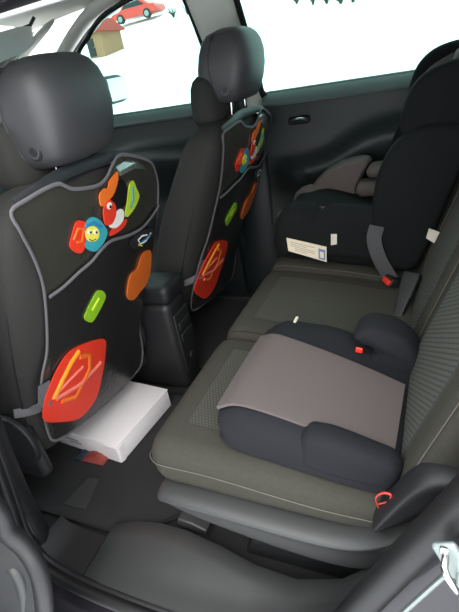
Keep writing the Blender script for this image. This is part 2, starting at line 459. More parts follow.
def inside_handle(root, hx, hz):
    y = 1.43
    bz = rbox('handle_bezel', (hx-0.01, y+0.022, hz), (0.09, 0.03, 0.030), 'door_plastic', root, 0.012)
    lev = spline([(hx+0.030, y-0.012, hz+0.000), (hx+0.012, y-0.022, hz+0.008), (hx-0.012, y-0.020, hz+0.006), (hx-0.032, y-0.008, hz-0.004)], 6)
    tube('handle_lever', lev, [0.008+0.006*math.sin(math.pi*i/(len(lev)-1)) for i in range(len(lev))], 'chrome', root, 10, flat=0.6)
    for s in (-1, 1): rbox('handle_pin', (hx+s*0.028, y-0.004, hz), (0.01, 0.02, 0.01), 'chrome', root, 0.003)

def far_side():
    d1 = far_door('door_1', -0.12, 0.78, 'dark rear door panel beside the child seat', False)
    inside_handle(d1, 0.035, 0.80)
    pocket = spline([(0.05, 1.375, 0.28), (0.25, 1.365, 0.29), (0.5, 1.37, 0.29)], 8); tube('pocket_rim', pocket, 0.012, 'plastic_grey', d1)
    d2 = far_door('door_2', -1.28, -0.30, 'dark front door panel beyond the passenger seat', False)
    # exterior mirror on the front door
    c = at(112, 90, Y=1.66)
    mroot = rbox('mirror_housing', (c.x-0.02, 1.68, c.z), (0.09, 0.20, 0.13), 'plastic_dark', d2, 0.04)
    rbox('mirror_glass', (c.x+0.026, 1.68, c.z), (0.006, 0.16, 0.10), 'chrome', mroot, 0.003)
    tube('mirror_arm', [(c.x-0.02, 1.60, c.z-0.03), (c.x-0.04, 1.53, 0.93)], 0.018, 'plastic_black', mroot)
    # window frames: tubes along each glass edge; glass leans inwards to the roof
    def gy(z): return 1.50-0.17*((z-0.90)/0.36)**1.25 if z > 0.9 else 1.50
    def win(name, outline, label):
        r = struct(name, (sum(p[0] for p in outline)/len(outline), 1.48, 1.05), label)
        o = smooth2(outline, 6)
        # triangulated glass sheet with real thickness
        n = len(o); cx = sum(p[0] for p in o)/n; cz = sum(p[1] for p in o)/n
        vs = []; fs = []
        R = 6
        for th in (0.0, 0.004):
            for k in range(1, R+1):
                for a, b in o:
                    x = cx+(a-cx)*k/R; z = cz+(b-cz)*k/R; vs.append((x, gy(z)+th, z))
            vs.append((cx, gy(cz)+th, cz))
        N = R*n+1
        for s in (0, 1):
            b0 = s*N
            for k in range(R-1):
                for i in range(n): fs.append((b0+k*n+i, b0+k*n+(i+1) % n, b0+(k+1)*n+(i+1) % n, b0+(k+1)*n+i))
            for i in range(n): fs.append((b0+i, b0+(i+1) % n, b0+N-1))
        for i in range(n): fs.append(((R-1)*n+i, (R-1)*n+(i+1) % n, N+(R-1)*n+(i+1) % n, N+(R-1)*n+i))
        mesh('glass', vs, fs, 'glass_green', r)
        tube('window_seal', [(a, gy(b)-0.004, b) for a, b in o], 0.009, 'rubber', r, 8, closed=True)
        return r
    win('window_1', [(-0.105, 0.895), (0.2, 0.895), (0.5, 0.90), (0.74, 0.93), (0.76, 1.05), (0.68, 1.22), (0.45, 1.305), (0.1, 1.318), (-0.10, 1.318), (-0.13, 1.10)], 'rear side window above the child seat')
    win('window_2', [(-1.24, 0.90), (-0.8, 0.895), (-0.33, 0.895), (-0.315, 1.10), (-0.33, 1.315), (-0.45, 1.312), (-0.57, 1.298), (-0.69, 1.270), (-0.79, 1.222), (-0.88, 1.175), (-1.05, 1.04)], 'front passenger side window')
    # B pillar trim
    b = struct('trim_2', (-0.22, 1.45, 0.0), 'grey centre pillar trim between the far doors')
    rg = []
    for z, w0, w1, dark in ((0.02, -0.33, -0.10, 0), (0.4, -0.31, -0.11, 0), (0.86, -0.31, -0.125, 0), (0.93, -0.31, -0.13, 0), (1.1, -0.305, -0.14, 0), (1.345, -0.31, -0.13, 0)):
        y = gy(z) if z > 0.9 else 1.46+0.04*(z/0.9)
        rg.append([(w0, y+0.03, z), (w0, y-0.012, z), (w0+0.03, y-0.035, z), (w1-0.035, y-0.035, z), (w1-0.005, y-0.012, z), (w1, y+0.03, z)])
    loft('pillar_lower', rg[:3], 'door_plastic', b); loft('pillar_upper', rg[2:], 'pillar_trim', b)
    tube('pillar_seal', [(-0.128, gy(z)-0.006, z) for z in (0.90, 1.0, 1.1, 1.2, 1.33)], 0.012, 'rubber', b)
    tube('pillar_seal', [(-0.312, gy(z)-0.006, z) for z in (0.90, 1.0, 1.1, 1.2, 1.33)], 0.010, 'rubber', b)
    # roof side rail trim over the far windows
    t3 = struct('trim_3', (0, 1.32, 1.27), 'pale roof side trim above the far windows')
    rg = []
    for x, y, z in ((-1.30, 1.44, 0.96), (-1.12, 1.41, 1.07), (-0.945, 1.39, 1.19), (-0.845, 1.375, 1.245), (-0.74, 1.355, 1.292), (-0.60, 1.335, 1.326), (-0.45, 1.325, 1.34), (-0.3, 1.32, 1.345), (0.1, 1.32, 1.348), (0.5, 1.325, 1.335), (0.75, 1.34, 1.27), (0.9, 1.36, 1.2)):
        rg.append([(x, y+0.035, z-0.005), (x, y-0.01, z-0.025), (x, y-0.05, z-0.015), (x, y-0.075, z+0.02), (x, y, z+0.045)])
    loft('rail_trim', rg, 'pillar_trim', t3, sub=1)
    # outer body roof rail
    rg2 = [[(p[0], p[1]+0.05, p[2]+0.0) for p in r] for r in rg]
    loft('outer_rail', rg2, 'paint', t3)
    # A pillar (second, slim) in front of the quarter light + windscreen frame
    a = struct('trim_4', (-1.1, 1.35, 1.0), 'pale front pillar trim beside the windscreen')
    def post(name, p0, p1, wx, wy, m):
        p0 = Vector(p0); p1 = Vector(p1); rg = []
        for t in (0, .25, .5, .75, 1):
            p = p0.lerp(p1, t)
            rg.append([(p.x+q*wx, p.y+s*wy, p.z) for q, s in ((1, .4), (.6, -1), (-.6, -1), (-1, .4), (-.5, 1), (.5, 1))])
        return loft(name, rg, m, a, sub=1)
    pt = at(50, 22, Y=1.26); pb = at(30, 47, Y=1.32); post('pillar_cover', pb+(pb-pt)*3.2, pt+(pt-pb)*0.2, 0.032, 0.026, 'pillar_trim')
    # C pillar / rear quarter lining
    c = struct('wall_right', (1.2, 1.45, 0.0), 'dark rear quarter lining behind the far door')
    plate('quarter_lining', [(0.80, 0.0), (1.75, 0.0), (1.75, 1.05), (1.55, 1.20), (0.95, 1.27), (0.70, 1.27), (0.80, 0.9)], lambda p, q, h: (p, 1.36+0.10*(1-max(0, q-0.9)/0.37)+h, q), 0.05, 'plastic_black', c)
    bk = struct('wall_back', (1.75, 0.74, 0.0), 'tailgate lining at the back of the car')
    plate('tailgate_lining', [(0.05, 0.0), (1.43, 0.0), (1.43, 0.85), (1.34, 1.10), (0.16, 1.10), (0.05, 0.85)], lambda p, q, h: (1.75+h-0.12*max(0, q-0.8), p, q), 0.05, 'plastic_black', bk)
far_side()

# windscreen with frame, dashboard
def front():
    wsr = struct('window_3', (-1.45, 0.74, 1.0), 'front windscreen')
    def f(u, v):
        y = 0.16+1.16*u; b = 1-(2*u-1)**2
        x = -1.02-0.75*v-0.08*b*(0.6+0.4*v); z = 1.285-0.43*v
        return (x, y, z), (0.5, 0, -0.86)
    sheet('glass', f, 16, 10, 0.005, 'glass_clear', wsr)
    d = struct('wall_front', (-1.5, 0.74, 0.0), 'dark dashboard below the windscreen')
    pts = [(-1.75, 0.0), (-1.30, 0.10), (-1.22, 0.42), (-1.10, 0.56), (-1.06, 0.70), (-1.12, 0.80), (-1.35, 0.86), (-1.80, 0.87)]
    plate('dashboard', smooth2(pts, 4), lambda a, b, h: (a, 0.07+h, b), 1.34, 'plastic_dark', d)
    plate('bulkhead', [(-1.80, -0.1), (-1.74, -0.1), (-1.74, 0.87), (-1.80, 0.87)], lambda a, b, h: (a, 0.0+h, b), 1.48, 'plastic_dark', d)
    for y in (0.15, 0.62, 0.84, 1.3):
        rbox('air_vent', (-1.075, y, 0.70), (0.03, 0.12, 0.06), 'plastic_grey', d, 0.01)
    # near quarter pillar
    a = struct('trim_5', (-1.3, 0.15, 0.9), 'front pillar trim on the driver side')
    p = []
    for x, y, z in ((-1.75, 0.06, 0.86), (-1.4, 0.12, 1.05), (-1.0, 0.235, 1.13)):
        p.append([(x+0.05, y, z), (x, y-0.03, z), (x-0.05, y, z), (x, y+0.04, z)])
    loft('pillar_cover', p, 'pillar_trim', a)
front()

# ================================================================== THINGS
# ---------------- sun visor
def visor():
    p0 = at(31, 31, X=-0.92); p1 = Vector((p0.x, p0.y-0.40, p0.z-0.062))
    t = thing('sun_visor', p0, 'pale sun visor under the headliner by the windscreen', 'sun visor')
    ex = (p1-p0).normalized(); ez = Vector((0.35, 0, 1)); ez = (ez-ex*ez.dot(ex)).normalized(); ey = ez.cross(ex)
    T = Matrix.Translation(p0) @ Matrix((ex, ey, ez)).transposed().to_4x4()
    pillow('visor_pad', 'x', [(0.0, -0.012, 0.012, -0.045, 0.02, 0.010), (0.08, -0.014, 0.014, -0.062, 0.025, 0.012), (0.42, -0.014, 0.014, -0.068, 0.025, 0.012)], 'visor_grey', t, 0.012, 0.012, T=T)
    tube('visor_clip', [T @ Vector(q) for q in ((-0.03, 0.0, 0.04), (0.0, 0.0, 0.018), (0.10, 0.0, 0.012))], 0.007, 'plastic_grey', t)
visor()

# ---------------- front seats
SY = 0.40       # near seat centre
def rear_x(z):  # seat-back rear surface at the centre line
    pts = [(0.10, -0.435), (0.20, -0.405), (0.45, -0.315), (0.70, -0.22), (0.85, -0.168), (0.92, -0.16), (1.2, -0.12)]
    for (a, xa), (b, xb) in zip(pts, pts[1:]):
        if z <= b: return xa+(xb-xa)*(z-a)/(b-a)
    return pts[-1][1]
def halfw(z):
    pts = [(0.1, 0.215), (0.25, 0.25), (0.55, 0.265), (0.75, 0.262), (0.84, 0.245), (0.88, 0.225), (0.905, 0.18), (0.95, 0.17)]
    for (a, xa), (b, xb) in zip(pts, pts[1:]):
        if z <= b: return xa+(xb-xa)*(z-a)/(b-a)
    return pts[-1][1]
def back_surf(y, z):
    """rear surface x at lateral y (world) and height z for the near seat"""
    s = min(1.0, abs(y-SY)/halfw(z))
    return rear_x(z)-0.012*s**2-0.045*max(0, s-0.72)**1.5/0.148*1.0

def front_seat():
    t = thing('front_seat', (-0.5, SY, 0.0), 'dark fabric front seat whose headrest shows a round side button, ahead of the open door', 'car seat')
    # backrest : loft rings over z
    rings = []
    zs = [0.15, 0.17, 0.20, 0.26, 0.34, 0.42, 0.5, 0.58, 0.66, 0.74, 0.80, 0.84, 0.868, 0.886, 0.897, 0.902]
    for z in zs:
        ins = {0.15: 0.03, 0.17: 0.008, 0.868: 0.008, 0.886: 0.018, 0.897: 0.032, 0.902: 0.05}.get(z, 0)
        hw = halfw(z)-ins; d = 0.17 if z < 0.6 else 0.17-0.05*(z-0.6)/0.3
        ring = []
        N = 44
        for i in range(N):
            a = 2*math.pi*i/N; ca, sa = math.cos(a), math.sin(a)
            px = abs(ca)**0.45*(1 if ca > 0 else -1); py = abs(sa)**0.62*(1 if sa > 0 else -1)
            yy = SY+hw*py
            s = abs(py)
            xr = rear_x(z)-0.012*s**2
            xc = xr-d/2
            x = xc+(d/2-ins)*px
            if px < 0: x -= 0.045*max(0, s-0.45)     # side bolsters forward
            ring.append((x, yy, z))
        rings.append(ring)
    bk = loft('backrest', rings, 'seat_side', t)
    # seams down the side
    for dy, o in ((-0.258, 0.055), (0.258, 0.055)):
        tube('seam', [(rear_x(z)-o, SY+dy*halfw(z)/0.262, z) for z in (0.2, 0.35, 0.5, 0.65, 0.78)], 0.0025, 'plastic_dark', bk, 6)
    # seat cushion
    pillow('seat_cushion', 'x', [(-0.98, SY-0.24, SY+0.24, 0.22, 0.40, 0.06), (-0.7, SY-0.26, SY+0.26, 0.20, 0.37, 0.06), (-0.46, SY-0.25, SY+0.25, 0.18, 0.33, 0.05)], 'seat_cloth', t, 0.05, 0.03)
    # side trim shells low on both sides, recliner covers
    for s in (-1, 1):
        o = pillow('side_shell', 'x', [(-0.92, 0, 0.035, 0.17, 0.27, 0.015), (-0.6, 0, 0.045, 0.13, 0.28, 0.018), (-0.40, 0, 0.045, 0.13, 0.32, 0.02)], 'plastic_black', t, 0.03, 0.03,
                   T=Matrix.Translation((0, SY+s*0.255-0.022, 0)))
        c = [(x, z) for x, z in ellipse(-0.455, 0.27, 0.075, 0.085)]
        plate('recliner_cover', c, lambda a, b, h, s=s: (a, SY+s*(0.262+h), b), 0.02, 'plastic_dark', t, bev=0.006)
        # floor rails
        rl = rbox('seat_rail', (-0.86, SY+s*0.20, 0.026), (0.36, 0.045, 0.05), 'plastic_dark', t, 0.006)
        for x in (-0.98, -0.74): rbox('rail_bracket', (x, SY+s*0.20, 0.10), (0.07, 0.03, 0.16), 'plastic_dark', rl, 0.006)
    # headrest : rear moulded shell + front pad
    hx = -0.205
    def hring(z, w, xf, xb, e=0.5, ey=0.62):
        N = 36; out = []
        for i in range(N):
            a = 2*math.pi*i/N; ca, sa = math.cos(a), math.sin(a)
            px = abs(ca)**e*(1 if ca > 0 else -1); py = abs(sa)**ey*(1 if sa > 0 else -1)
            out.append(((xf+xb)/2+(xb-xf)/2*px, SY+w*py, z))
        return out
    sh = [(0.922, 0.085, -0.275, -0.175), (0.928, 0.104, -0.296, -0.155), (0.948, 0.114, -0.306, -0.142), (0.98, 0.119, -0.310, -0.130), (1.02, 0.121, -0.308, -0.122), (1.06, 0.118, -0.300, -0.122),
          (1.092, 0.109, -0.288, -0.130), (1.112, 0.094, -0.272, -0.142), (1.124, 0.072, -0.240, -0.158), (1.129, 0.04, -0.226, -0.178)]
    hr = loft('headrest', [hring(*s) for s in sh], 'headrest_shell', t)
    fp = [(0.875, 0.10, -0.30, -0.235), (0.885, 0.13, -0.322, -0.225), (0.91, 0.142, -0.335, -0.218), (0.96, 0.146, -0.335, -0.222), (1.00, 0.142, -0.33, -0.228),
          (1.02, 0.132, -0.322, -0.235), (1.033, 0.11, -0.31, -0.245), (1.038, 0.07, -0.295, -0.258)]
    loft('headrest_pad', [hring(*s, 0.62, 0.7) for s in fp], 'seat_side', t)
    # seam loop between shell and pad
    loop = []
    for z, w in ((0.932, 0.100), (0.95, 0.113), (0.98, 0.117), (1.02, 0.1185), (1.06, 0.1155), (1.09, 0.107), (1.112, 0.09)): loop.append((-0.226-0.02*math.sin((z-0.93)*16), SY-w, z))
    loop.append((-0.215, SY, 1.127))
    loop = loop+[(x, 2*SY-y, z) for x, y, z in reversed(loop[:-1])]
    tube('seam', spline(loop, 5), 0.0032, 'plastic_dark', hr, 6)
    # round release button on the side facing the door
    for r, h, m in ((0.019, 0.003, 'plastic_black'), (0.015, 0.005, 'headrest_shell'), (0.009, 0.0065, 'plastic_black')):
        plate('release_button', [(x, z) for x, z in ellipse(-0.200, 0.962, r, r)], lambda a, b, h2: (a, SY-0.1135-h2+0.002, b), h, m, hr, bev=0.0006)
    for s in (-1, 1):
        tube('headrest_post', [(-0.205, SY+s*0.062, 0.86), (-0.205, SY+s*0.062, 0.93)], 0.007, 'chrome', t, 12)
        rbox('post_collar', (-0.205, SY+s*0.062, 0.905), (0.032, 0.032, 0.014), 'plastic_black', t, 0.005)
    return t
seat0 = front_seat()
OFF = Vector((0.056, 0.72, 0.0))
LEAN = math.radians(3.8); RL = Matrix.Rotation(LEAN, 4, 'Y')
seat1 = copy_tree(seat0, OFF, 'dark fabric front seat with a headrest against the centre pillar, beside the far door')
for ch in seat1.children:        # the far backrest leans a little further back and its headrest stands a notch higher
    if ch.name.split('.')[0] in ('backrest', 'headrest', 'headrest_pad', 'headrest_post', 'post_collar'):
        pv = Vector((0.10, 0, 0.0)); up = Vector((0, 0, 0.028)) if ch.name.startswith('headrest') and 'pad' not in ch.name else Vector()
        ch.rotation_euler = (0, LEAN, 0); ch.location = pv+RL @ (up-pv)
free()

# ---------------- kick mats hung over the seat backs
def on_mat(u, v):
    """point of the near mat surface under a pixel"""
    d = ray(u, v); s = 1.1
    y, z = SY, 0.6
    lo, hi = 0.6, 2.2
    # solve CAMP + d*s with x = surface
    f = lambda s: (CAMP+d*s).x-mat_x((CAMP+d*s).y, (CAMP+d*s).z)
    lo, hi = 0.3/d.y, 1.6/d.y
    for _ in range(50):
        mid = (lo+hi)/2
        if f(mid) > 0: lo = mid
        else: hi = mid
    p = CAMP+d*lo
    return p.y, p.z
def mat_x(y, z):
    s = abs(y-SY)/0.26
    zz = z
    b = rear_x(max(z, 0.22)) if z > 0.30 else rear_x(0.30)-(0.30-z)*0.25
    return b-0.014*min(1.2, s)**2+0.010+0.004*math.sin(9*y+14*z)
def kick_mat():
    t = thing('kick_mat', (mat_x(SY, 0.2), SY, 0.18), 'glossy black kick mat with sea creature prints, hung on the seat with the round button', 'kick mat', )
    # outline of the mat traced on the seat back, in (y, z)
    L = [on_mat(*p) for p in ((10, 212), (20, 233), (31, 254), (40, 277), (44, 298), (46, 325), (46, 352), (41, 378), (41, 402), (46, 428), (52, 440))]
    B = [on_mat(*p) for p in ((64, 436), (84, 420), (110, 398), (132, 376))]
    Rr = [on_mat(*p) for p in ((140, 366), (142, 350), (139, 328), (140, 306), (146, 280), (150, 255), (154, 228), (157, 203), (157, 183), (153, 167))]
    Tt = [on_mat(*p) for p in ((146, 160), (132, 156), (119, 155), (112, 164), (106, 177), (98, 185), (86, 188), (72, 189), (64, 186), (57, 184), (44, 189), (27, 199))]
    out = L+B+Rr+Tt
    sm = smooth2(out, 4)
    # film sheet: ray-fan grid from the centre
    cy = sum(p[0] for p in sm)/len(sm); cz = sum(p[1] for p in sm)/len(sm)
    n = len(sm); R = 12; vs = []; fs = []
    for th in (0.0, -0.003):
        for k in range(1, R+1):
            for a, b in sm:
                y = cy+(a-cy)*k/R; z = cz+(b-cz)*k/R; vs.append((mat_x(y, z)+th, y, z))
        vs.append((mat_x(cy, cz)+th, cy, cz))
    N = R*n+1
    for s in (0, 1):
        b0 = s*N
        for k in range(R-1):
            for i in range(n): fs.append((b0+k*n+i, b0+k*n+(i+1) % n, b0+(k+1)*n+(i+1) % n, b0+(k+1)*n+i))
        for i in range(n): fs.append((b0+i, b0+(i+1) % n, b0+N-1))
    for i in range(n): fs.append(((R-1)*n+i, (R-1)*n+(i+1) % n, N+(R-1)*n+(i+1) % n, N+(R-1)*n+i))
    mesh('film_panel', vs, fs, 'film_black_lit', t)
    # the clear film roll over the far shoulder of the seat back
    def shoulder(u, v):
        y = 0.475+0.165*u; a = v*1.9-0.1
        zt = 0.885-0.05*max(0, u-0.35)**1.3; r = 0.034
        x = rear_x(0.87)-0.030*u**2+0.010
        return (x-r+r*math.cos(a), y, zt-r+r*math.sin(a)+0.012), (math.cos(a), 0.1, math.sin(a))
    sheet('shoulder_film', shoulder, 8, 8, 0.003, 'film_clear', t)
    tube('border_piping', [(mat_x(a, b)+0.003, a, b) for a, b in sm], 0.0042, 'piping', t, 8, closed=True, flat=0.55, up=(1, 0, 0))
    # pocket panel lying on the lower two thirds + its edge
    edge_px = ((46, 297), (60, 287), (76, 272), (88, 262), (97, 251), (108, 241), (124, 236), (138, 229), (148, 218), (156, 206))
    edge = [on_mat(*p) for p in edge_px]; es = spline([(a, b, 0) for a, b in edge], 5)
    low = [(p.x, p.y) for p in es]
    tube('pocket_edge', [(mat_x(a, b)+0.010, a, b) for a, b in low], 0.0042, 'piping', t, 8, flat=0.6, up=(1, 0, 0))
    Ls = spline([(a, b, 0) for a, b in L[4:]+B[:1]], 4); 
    m = 24
    def at_t(poly, q):
        q = q*(len(poly)-1); i = min(int(q), len(poly)-2); f = q-i; return (poly[i][0]+(poly[i+1][0]-poly[i][0])*f, poly[i][1]+(poly[i+1][1]-poly[i][1])*f)
    bot = [on_mat(*p) for p in ((54, 438), (64, 434), (84, 419), (110, 397), (130, 377), (138, 366))]
    def pk(u, v):
        a = at_t(low, u); b = at_t(bot, u)
        y = a[0]+(b[0]-a[0])*v; z = a[1]+(b[1]-a[1])*v
        # keep inside the waist of the mat
        return (mat_x(y, z)+0.004+0.004*math.sin(math.pi*u), y, z), (1, 0, 0.3)
    sheet('pocket', pk, 20, 14, 0.002, 'pocket_film', t)
    # prints
    def pr(name, pts, m, h=0.010, sm_=True, n=4, th=0.0012):
        o = [on_mat(*p) for p in pts]
        if sm_: o = smooth2(o, n)
        nn = len(o); cy = sum(p[0] for p in o)/nn; cz = sum(p[1] for p in o)/nn
        vs = []; fs = []; R = 3
        for k in range(1, R+1):
            for a, b in o:
                y = cy+(a-cy)*k/R; z = cz+(b-cz)*k/R; vs.append((mat_x(y, z)+h+th, y, z))
        vs.append((mat_x(cy, cz)+h+th, cy, cz)); c = len(vs)-1
        for a, b in o: vs.append((mat_x(a, b)+h-0.002, a, b))
        for k in range(R-1):
            for i in range(nn): fs.append((k*nn+i, k*nn+(i+1) % nn, (k+1)*nn+(i+1) % nn, (k+1)*nn+i))
        for i in range(nn): fs.append((i, (i+1) % nn, c)); fs.append(((R-1)*nn+i, (R-1)*nn+(i+1) % nn, c+1+(i+1) % nn, c+1+i))
        return mesh(name, vs, fs, m, t)
    H = 0.0035
    def line(name, pts, r, m, h):
        tube(name, [(mat_x(*q)+h, q[0], q[1]) for q in [on_mat(*p) for p in pts]], r, m, t, 6, flat=0.4, up=(1, 0, 0))
    # coral block
    pr('coral_print', [(69, 247), (70, 238), (75, 222), (81, 221), (87, 225), (85, 238), (82, 251), (76, 253)], 'print_red', H)
    line('coral_swirl', [(72, 240), (76, 229), (82, 229), (80, 242), (75, 242)], 0.0035, 'print_orange', H+0.0018)
    # round yellow fish in a knitted cap
    pr('fish_print', [(82, 243), (81, 232), (85, 222), (91, 217), (98, 220), (103, 226), (106, 233), (102, 243), (95, 251), (88, 250)], 'print_teal', H)
    pr('fish_face', ellipse(90.5, 234, 7, 8), 'print_yellow', H+0.0015, False)
    for x in (87.5, 93.5):
        pr('fish_eye', ellipse(x, 232, 1.9, 2.4), 'print_white', H+0.003, False); pr('fish_pupil', ellipse(x+.3, 232.5, 0.9, 1.3), 'print_ink', H+0.0042, False)
    line('fish_mouth', [(87, 239), (90, 241), (94, 239)], 0.0012, 'print_ink', H+0.003)
    line('cap_rim', [(84, 226), (91, 222), (100, 227)], 0.004, 'print_blue', H+0.002)
    # red crab with claws
    pr('crab_pack', [(112, 190), (117, 180), (123, 182), (126, 192), (123, 206), (116, 208), (112, 202)], 'print_ink', H)
    pr('crab_claw', [(99, 205), (98, 195), (102, 189), (106, 188), (108, 181), (113, 174), (116, 172), (116, 182), (113, 192), (108, 200), (103, 206)], 'print_orange', H+0.001)
    pr('crab_shell', [(102, 218), (102, 207), (107, 200), (113, 205), (114, 215), (110, 224), (104, 225)], 'print_red', H+0.002)
    pr('crab_belly', [(108, 226), (112, 216), (118, 209), (122, 212), (121, 221), (114, 228)], 'print_white', H+0.0015)
    pr('crab_eye', ellipse(107, 206, 2.3, 3.6, 10), 'print_white', H+0.0035, False); pr('crab_pupil', ellipse(107.5, 207, 1.0, 1.6), 'print_ink', H+0.005, False)
    pr('crab_leg', [(109, 236), (110, 230), (118, 224), (125, 219), (124, 225), (118, 231)], 'print_red', H+0.001)
    # yellow-green fish
    pr('leaf_fish_print', [(124, 214), (126, 203), (127, 192), (129, 183), (132, 181), (135, 188), (138, 196), (135, 205), (130, 213), (126, 217)], 'print_lime', H)
    line('leaf_fish_fin', [(131, 187), (132, 198), (129, 208)], 0.005, 'print_teal', H+0.001)
    # sewn label
    lb = [(126, 245), (128, 238), (136, 232), (145, 228), (149, 230), (147, 237), (139, 244), (131, 249)]
    pr('sewn_label', lb, 'mesh_black', 0.0145)
    line('label_logo', [(142, 235), (137, 236), (133, 240), (135, 244), (141, 241), (146, 233)], 0.0024, 'print_white', 0.0175)
    line('label_logo', [(136, 242), (141, 239), (145, 234)], 0.0018, 'print_blue', 0.019)
    line('label_logo', [(133, 245), (137, 246)], 0.0018, 'print_yellow', 0.0185)
    # lower pocket prints
    H2 = 0.0118
    pr('rock_print', [(124, 297), (125, 283), (128, 274), (134, 268), (139, 254), (146, 250), (148, 256), (147, 272), (143, 284), (137, 292), (130, 300)], 'print_orange', H2)
    pr('phone_print', [(81, 318), (83, 311), (92, 293), (96, 290), (101, 293), (101, 300), (91, 319), (86, 322)], 'print_green', H2)
    line('phone_mark', [(88, 310), (92, 303), (95, 298)], 0.006, 'print_lime', H2+0.001)
    pr('shell_print', [(41, 420), (41, 402), (46, 386), (54, 368), (66, 351), (84, 342), (101, 339), (102, 352), (99, 374), (95, 392), (89, 404), (77, 417), (62, 421)], 'print_red', H2)
    line('shell_swirl', [(50, 398), (58, 380), (67, 362), (75, 350)], 0.010, 'print_amber', H2+0.001)
    line('shell_swirl', [(76, 356), (86, 354), (86, 368), (78, 384), (72, 396), (58, 400)], 0.0085, 'print_orange', H2+0.001)
    line('shell_streak', [(50, 396), (64, 381), (79, 366)], 0.004, 'print_pink', H2+0.003)
    line('shell_streak', [(52, 398), (76, 384), (97, 362)], 0.006, 'print_pink', H2+0.003)
    # fixing tab and strap low on the door side
    tb = [on_mat(*p) for p in ((36, 386), (47, 380), (48, 398), (40, 408), (36, 404))]
    plate('strap_tab', tb, lambda a, b, h: (mat_x(a, b)+0.006+h, a, b), 0.004, 'piping', t)
    q = on_mat(46, 400); p1 = Vector((mat_x(*q)+0.010, *q))
    p2 = at(30, 411, Y=0.155); p3 = at(14, 414, Y=0.13)
    tube('side_strap', spline([p1, p1.lerp(p2, .5)+Vector((0.004, 0, -0.002)), p2, p3], 5), 0.012, 'piping', t, 8, flat=0.3, up=(1, -1, 0.6))
    # top strap round the headrest posts
    tube('top_strap', spline([(-0.17, 0.17, 0.890), (-0.165, 0.24, 0.902), (-0.172, 0.30, 0.908), (-0.180, 0.36, 0.908), (-0.180, 0.44, 0.905), (-0.172, 0.50, 0.900), (-0.165, 0.54, 0.892)], 6), 0.014, 'mesh_black', t, 8, flat=0.2, up=(1, 0, 0.3))
    return t
km0 = kick_mat()
km1 = copy_tree(km0, Vector((0, 0, 0)), 'glossy black kick mat with sea creature prints, hung on the seat beside the far door')
pv = Vector((-0.40, 0, 0.0)); km1.location = pv+RL @ (Vector(km0.location)-pv)+OFF; km1.rotation_euler = (0, LEAN, 0)
free()

# ---------------- centre console
def console():
    t = thing('centre_console', (-0.5, 0.755, 0.0), 'black centre console standing between the two front seats', 'console')
    pillow('body', 'x', [(-1.10, 0.69, 0.825, 0.002, 0.34, 0.03), (-0.7, 0.69, 0.825, 0.002, 0.34, 0.03), (-0.36, 0.69, 0.825, 0.002, 0.37, 0.03), (-0.275, 0.695, 0.82, 0.002, 0.37, 0.03)], 'plastic_black', t, 0.03, 0.03)
    pillow('armrest_lid', 'x', [(-0.70, 0.688, 0.827, 0.365, 0.43, 0.025), (-0.262, 0.688, 0.827, 0.365, 0.44, 0.025)], 'plastic_dark', t, 0.02, 0.025)
    rbox('rear_panel', (-0.272, 0.755, 0.20), (0.012, 0.10, 0.24), 'plastic_black', t, 0.005)
    for z in (0.27, 0.225): rbox('air_vent', (-0.264, 0.755, z), (0.010, 0.08, 0.03), 'plastic_dark', t, 0.004)
    tube('socket', [(-0.266, 0.755, 0.13), (-0.258, 0.755, 0.13)], 0.016, 'plastic_dark', t, 16)
console()

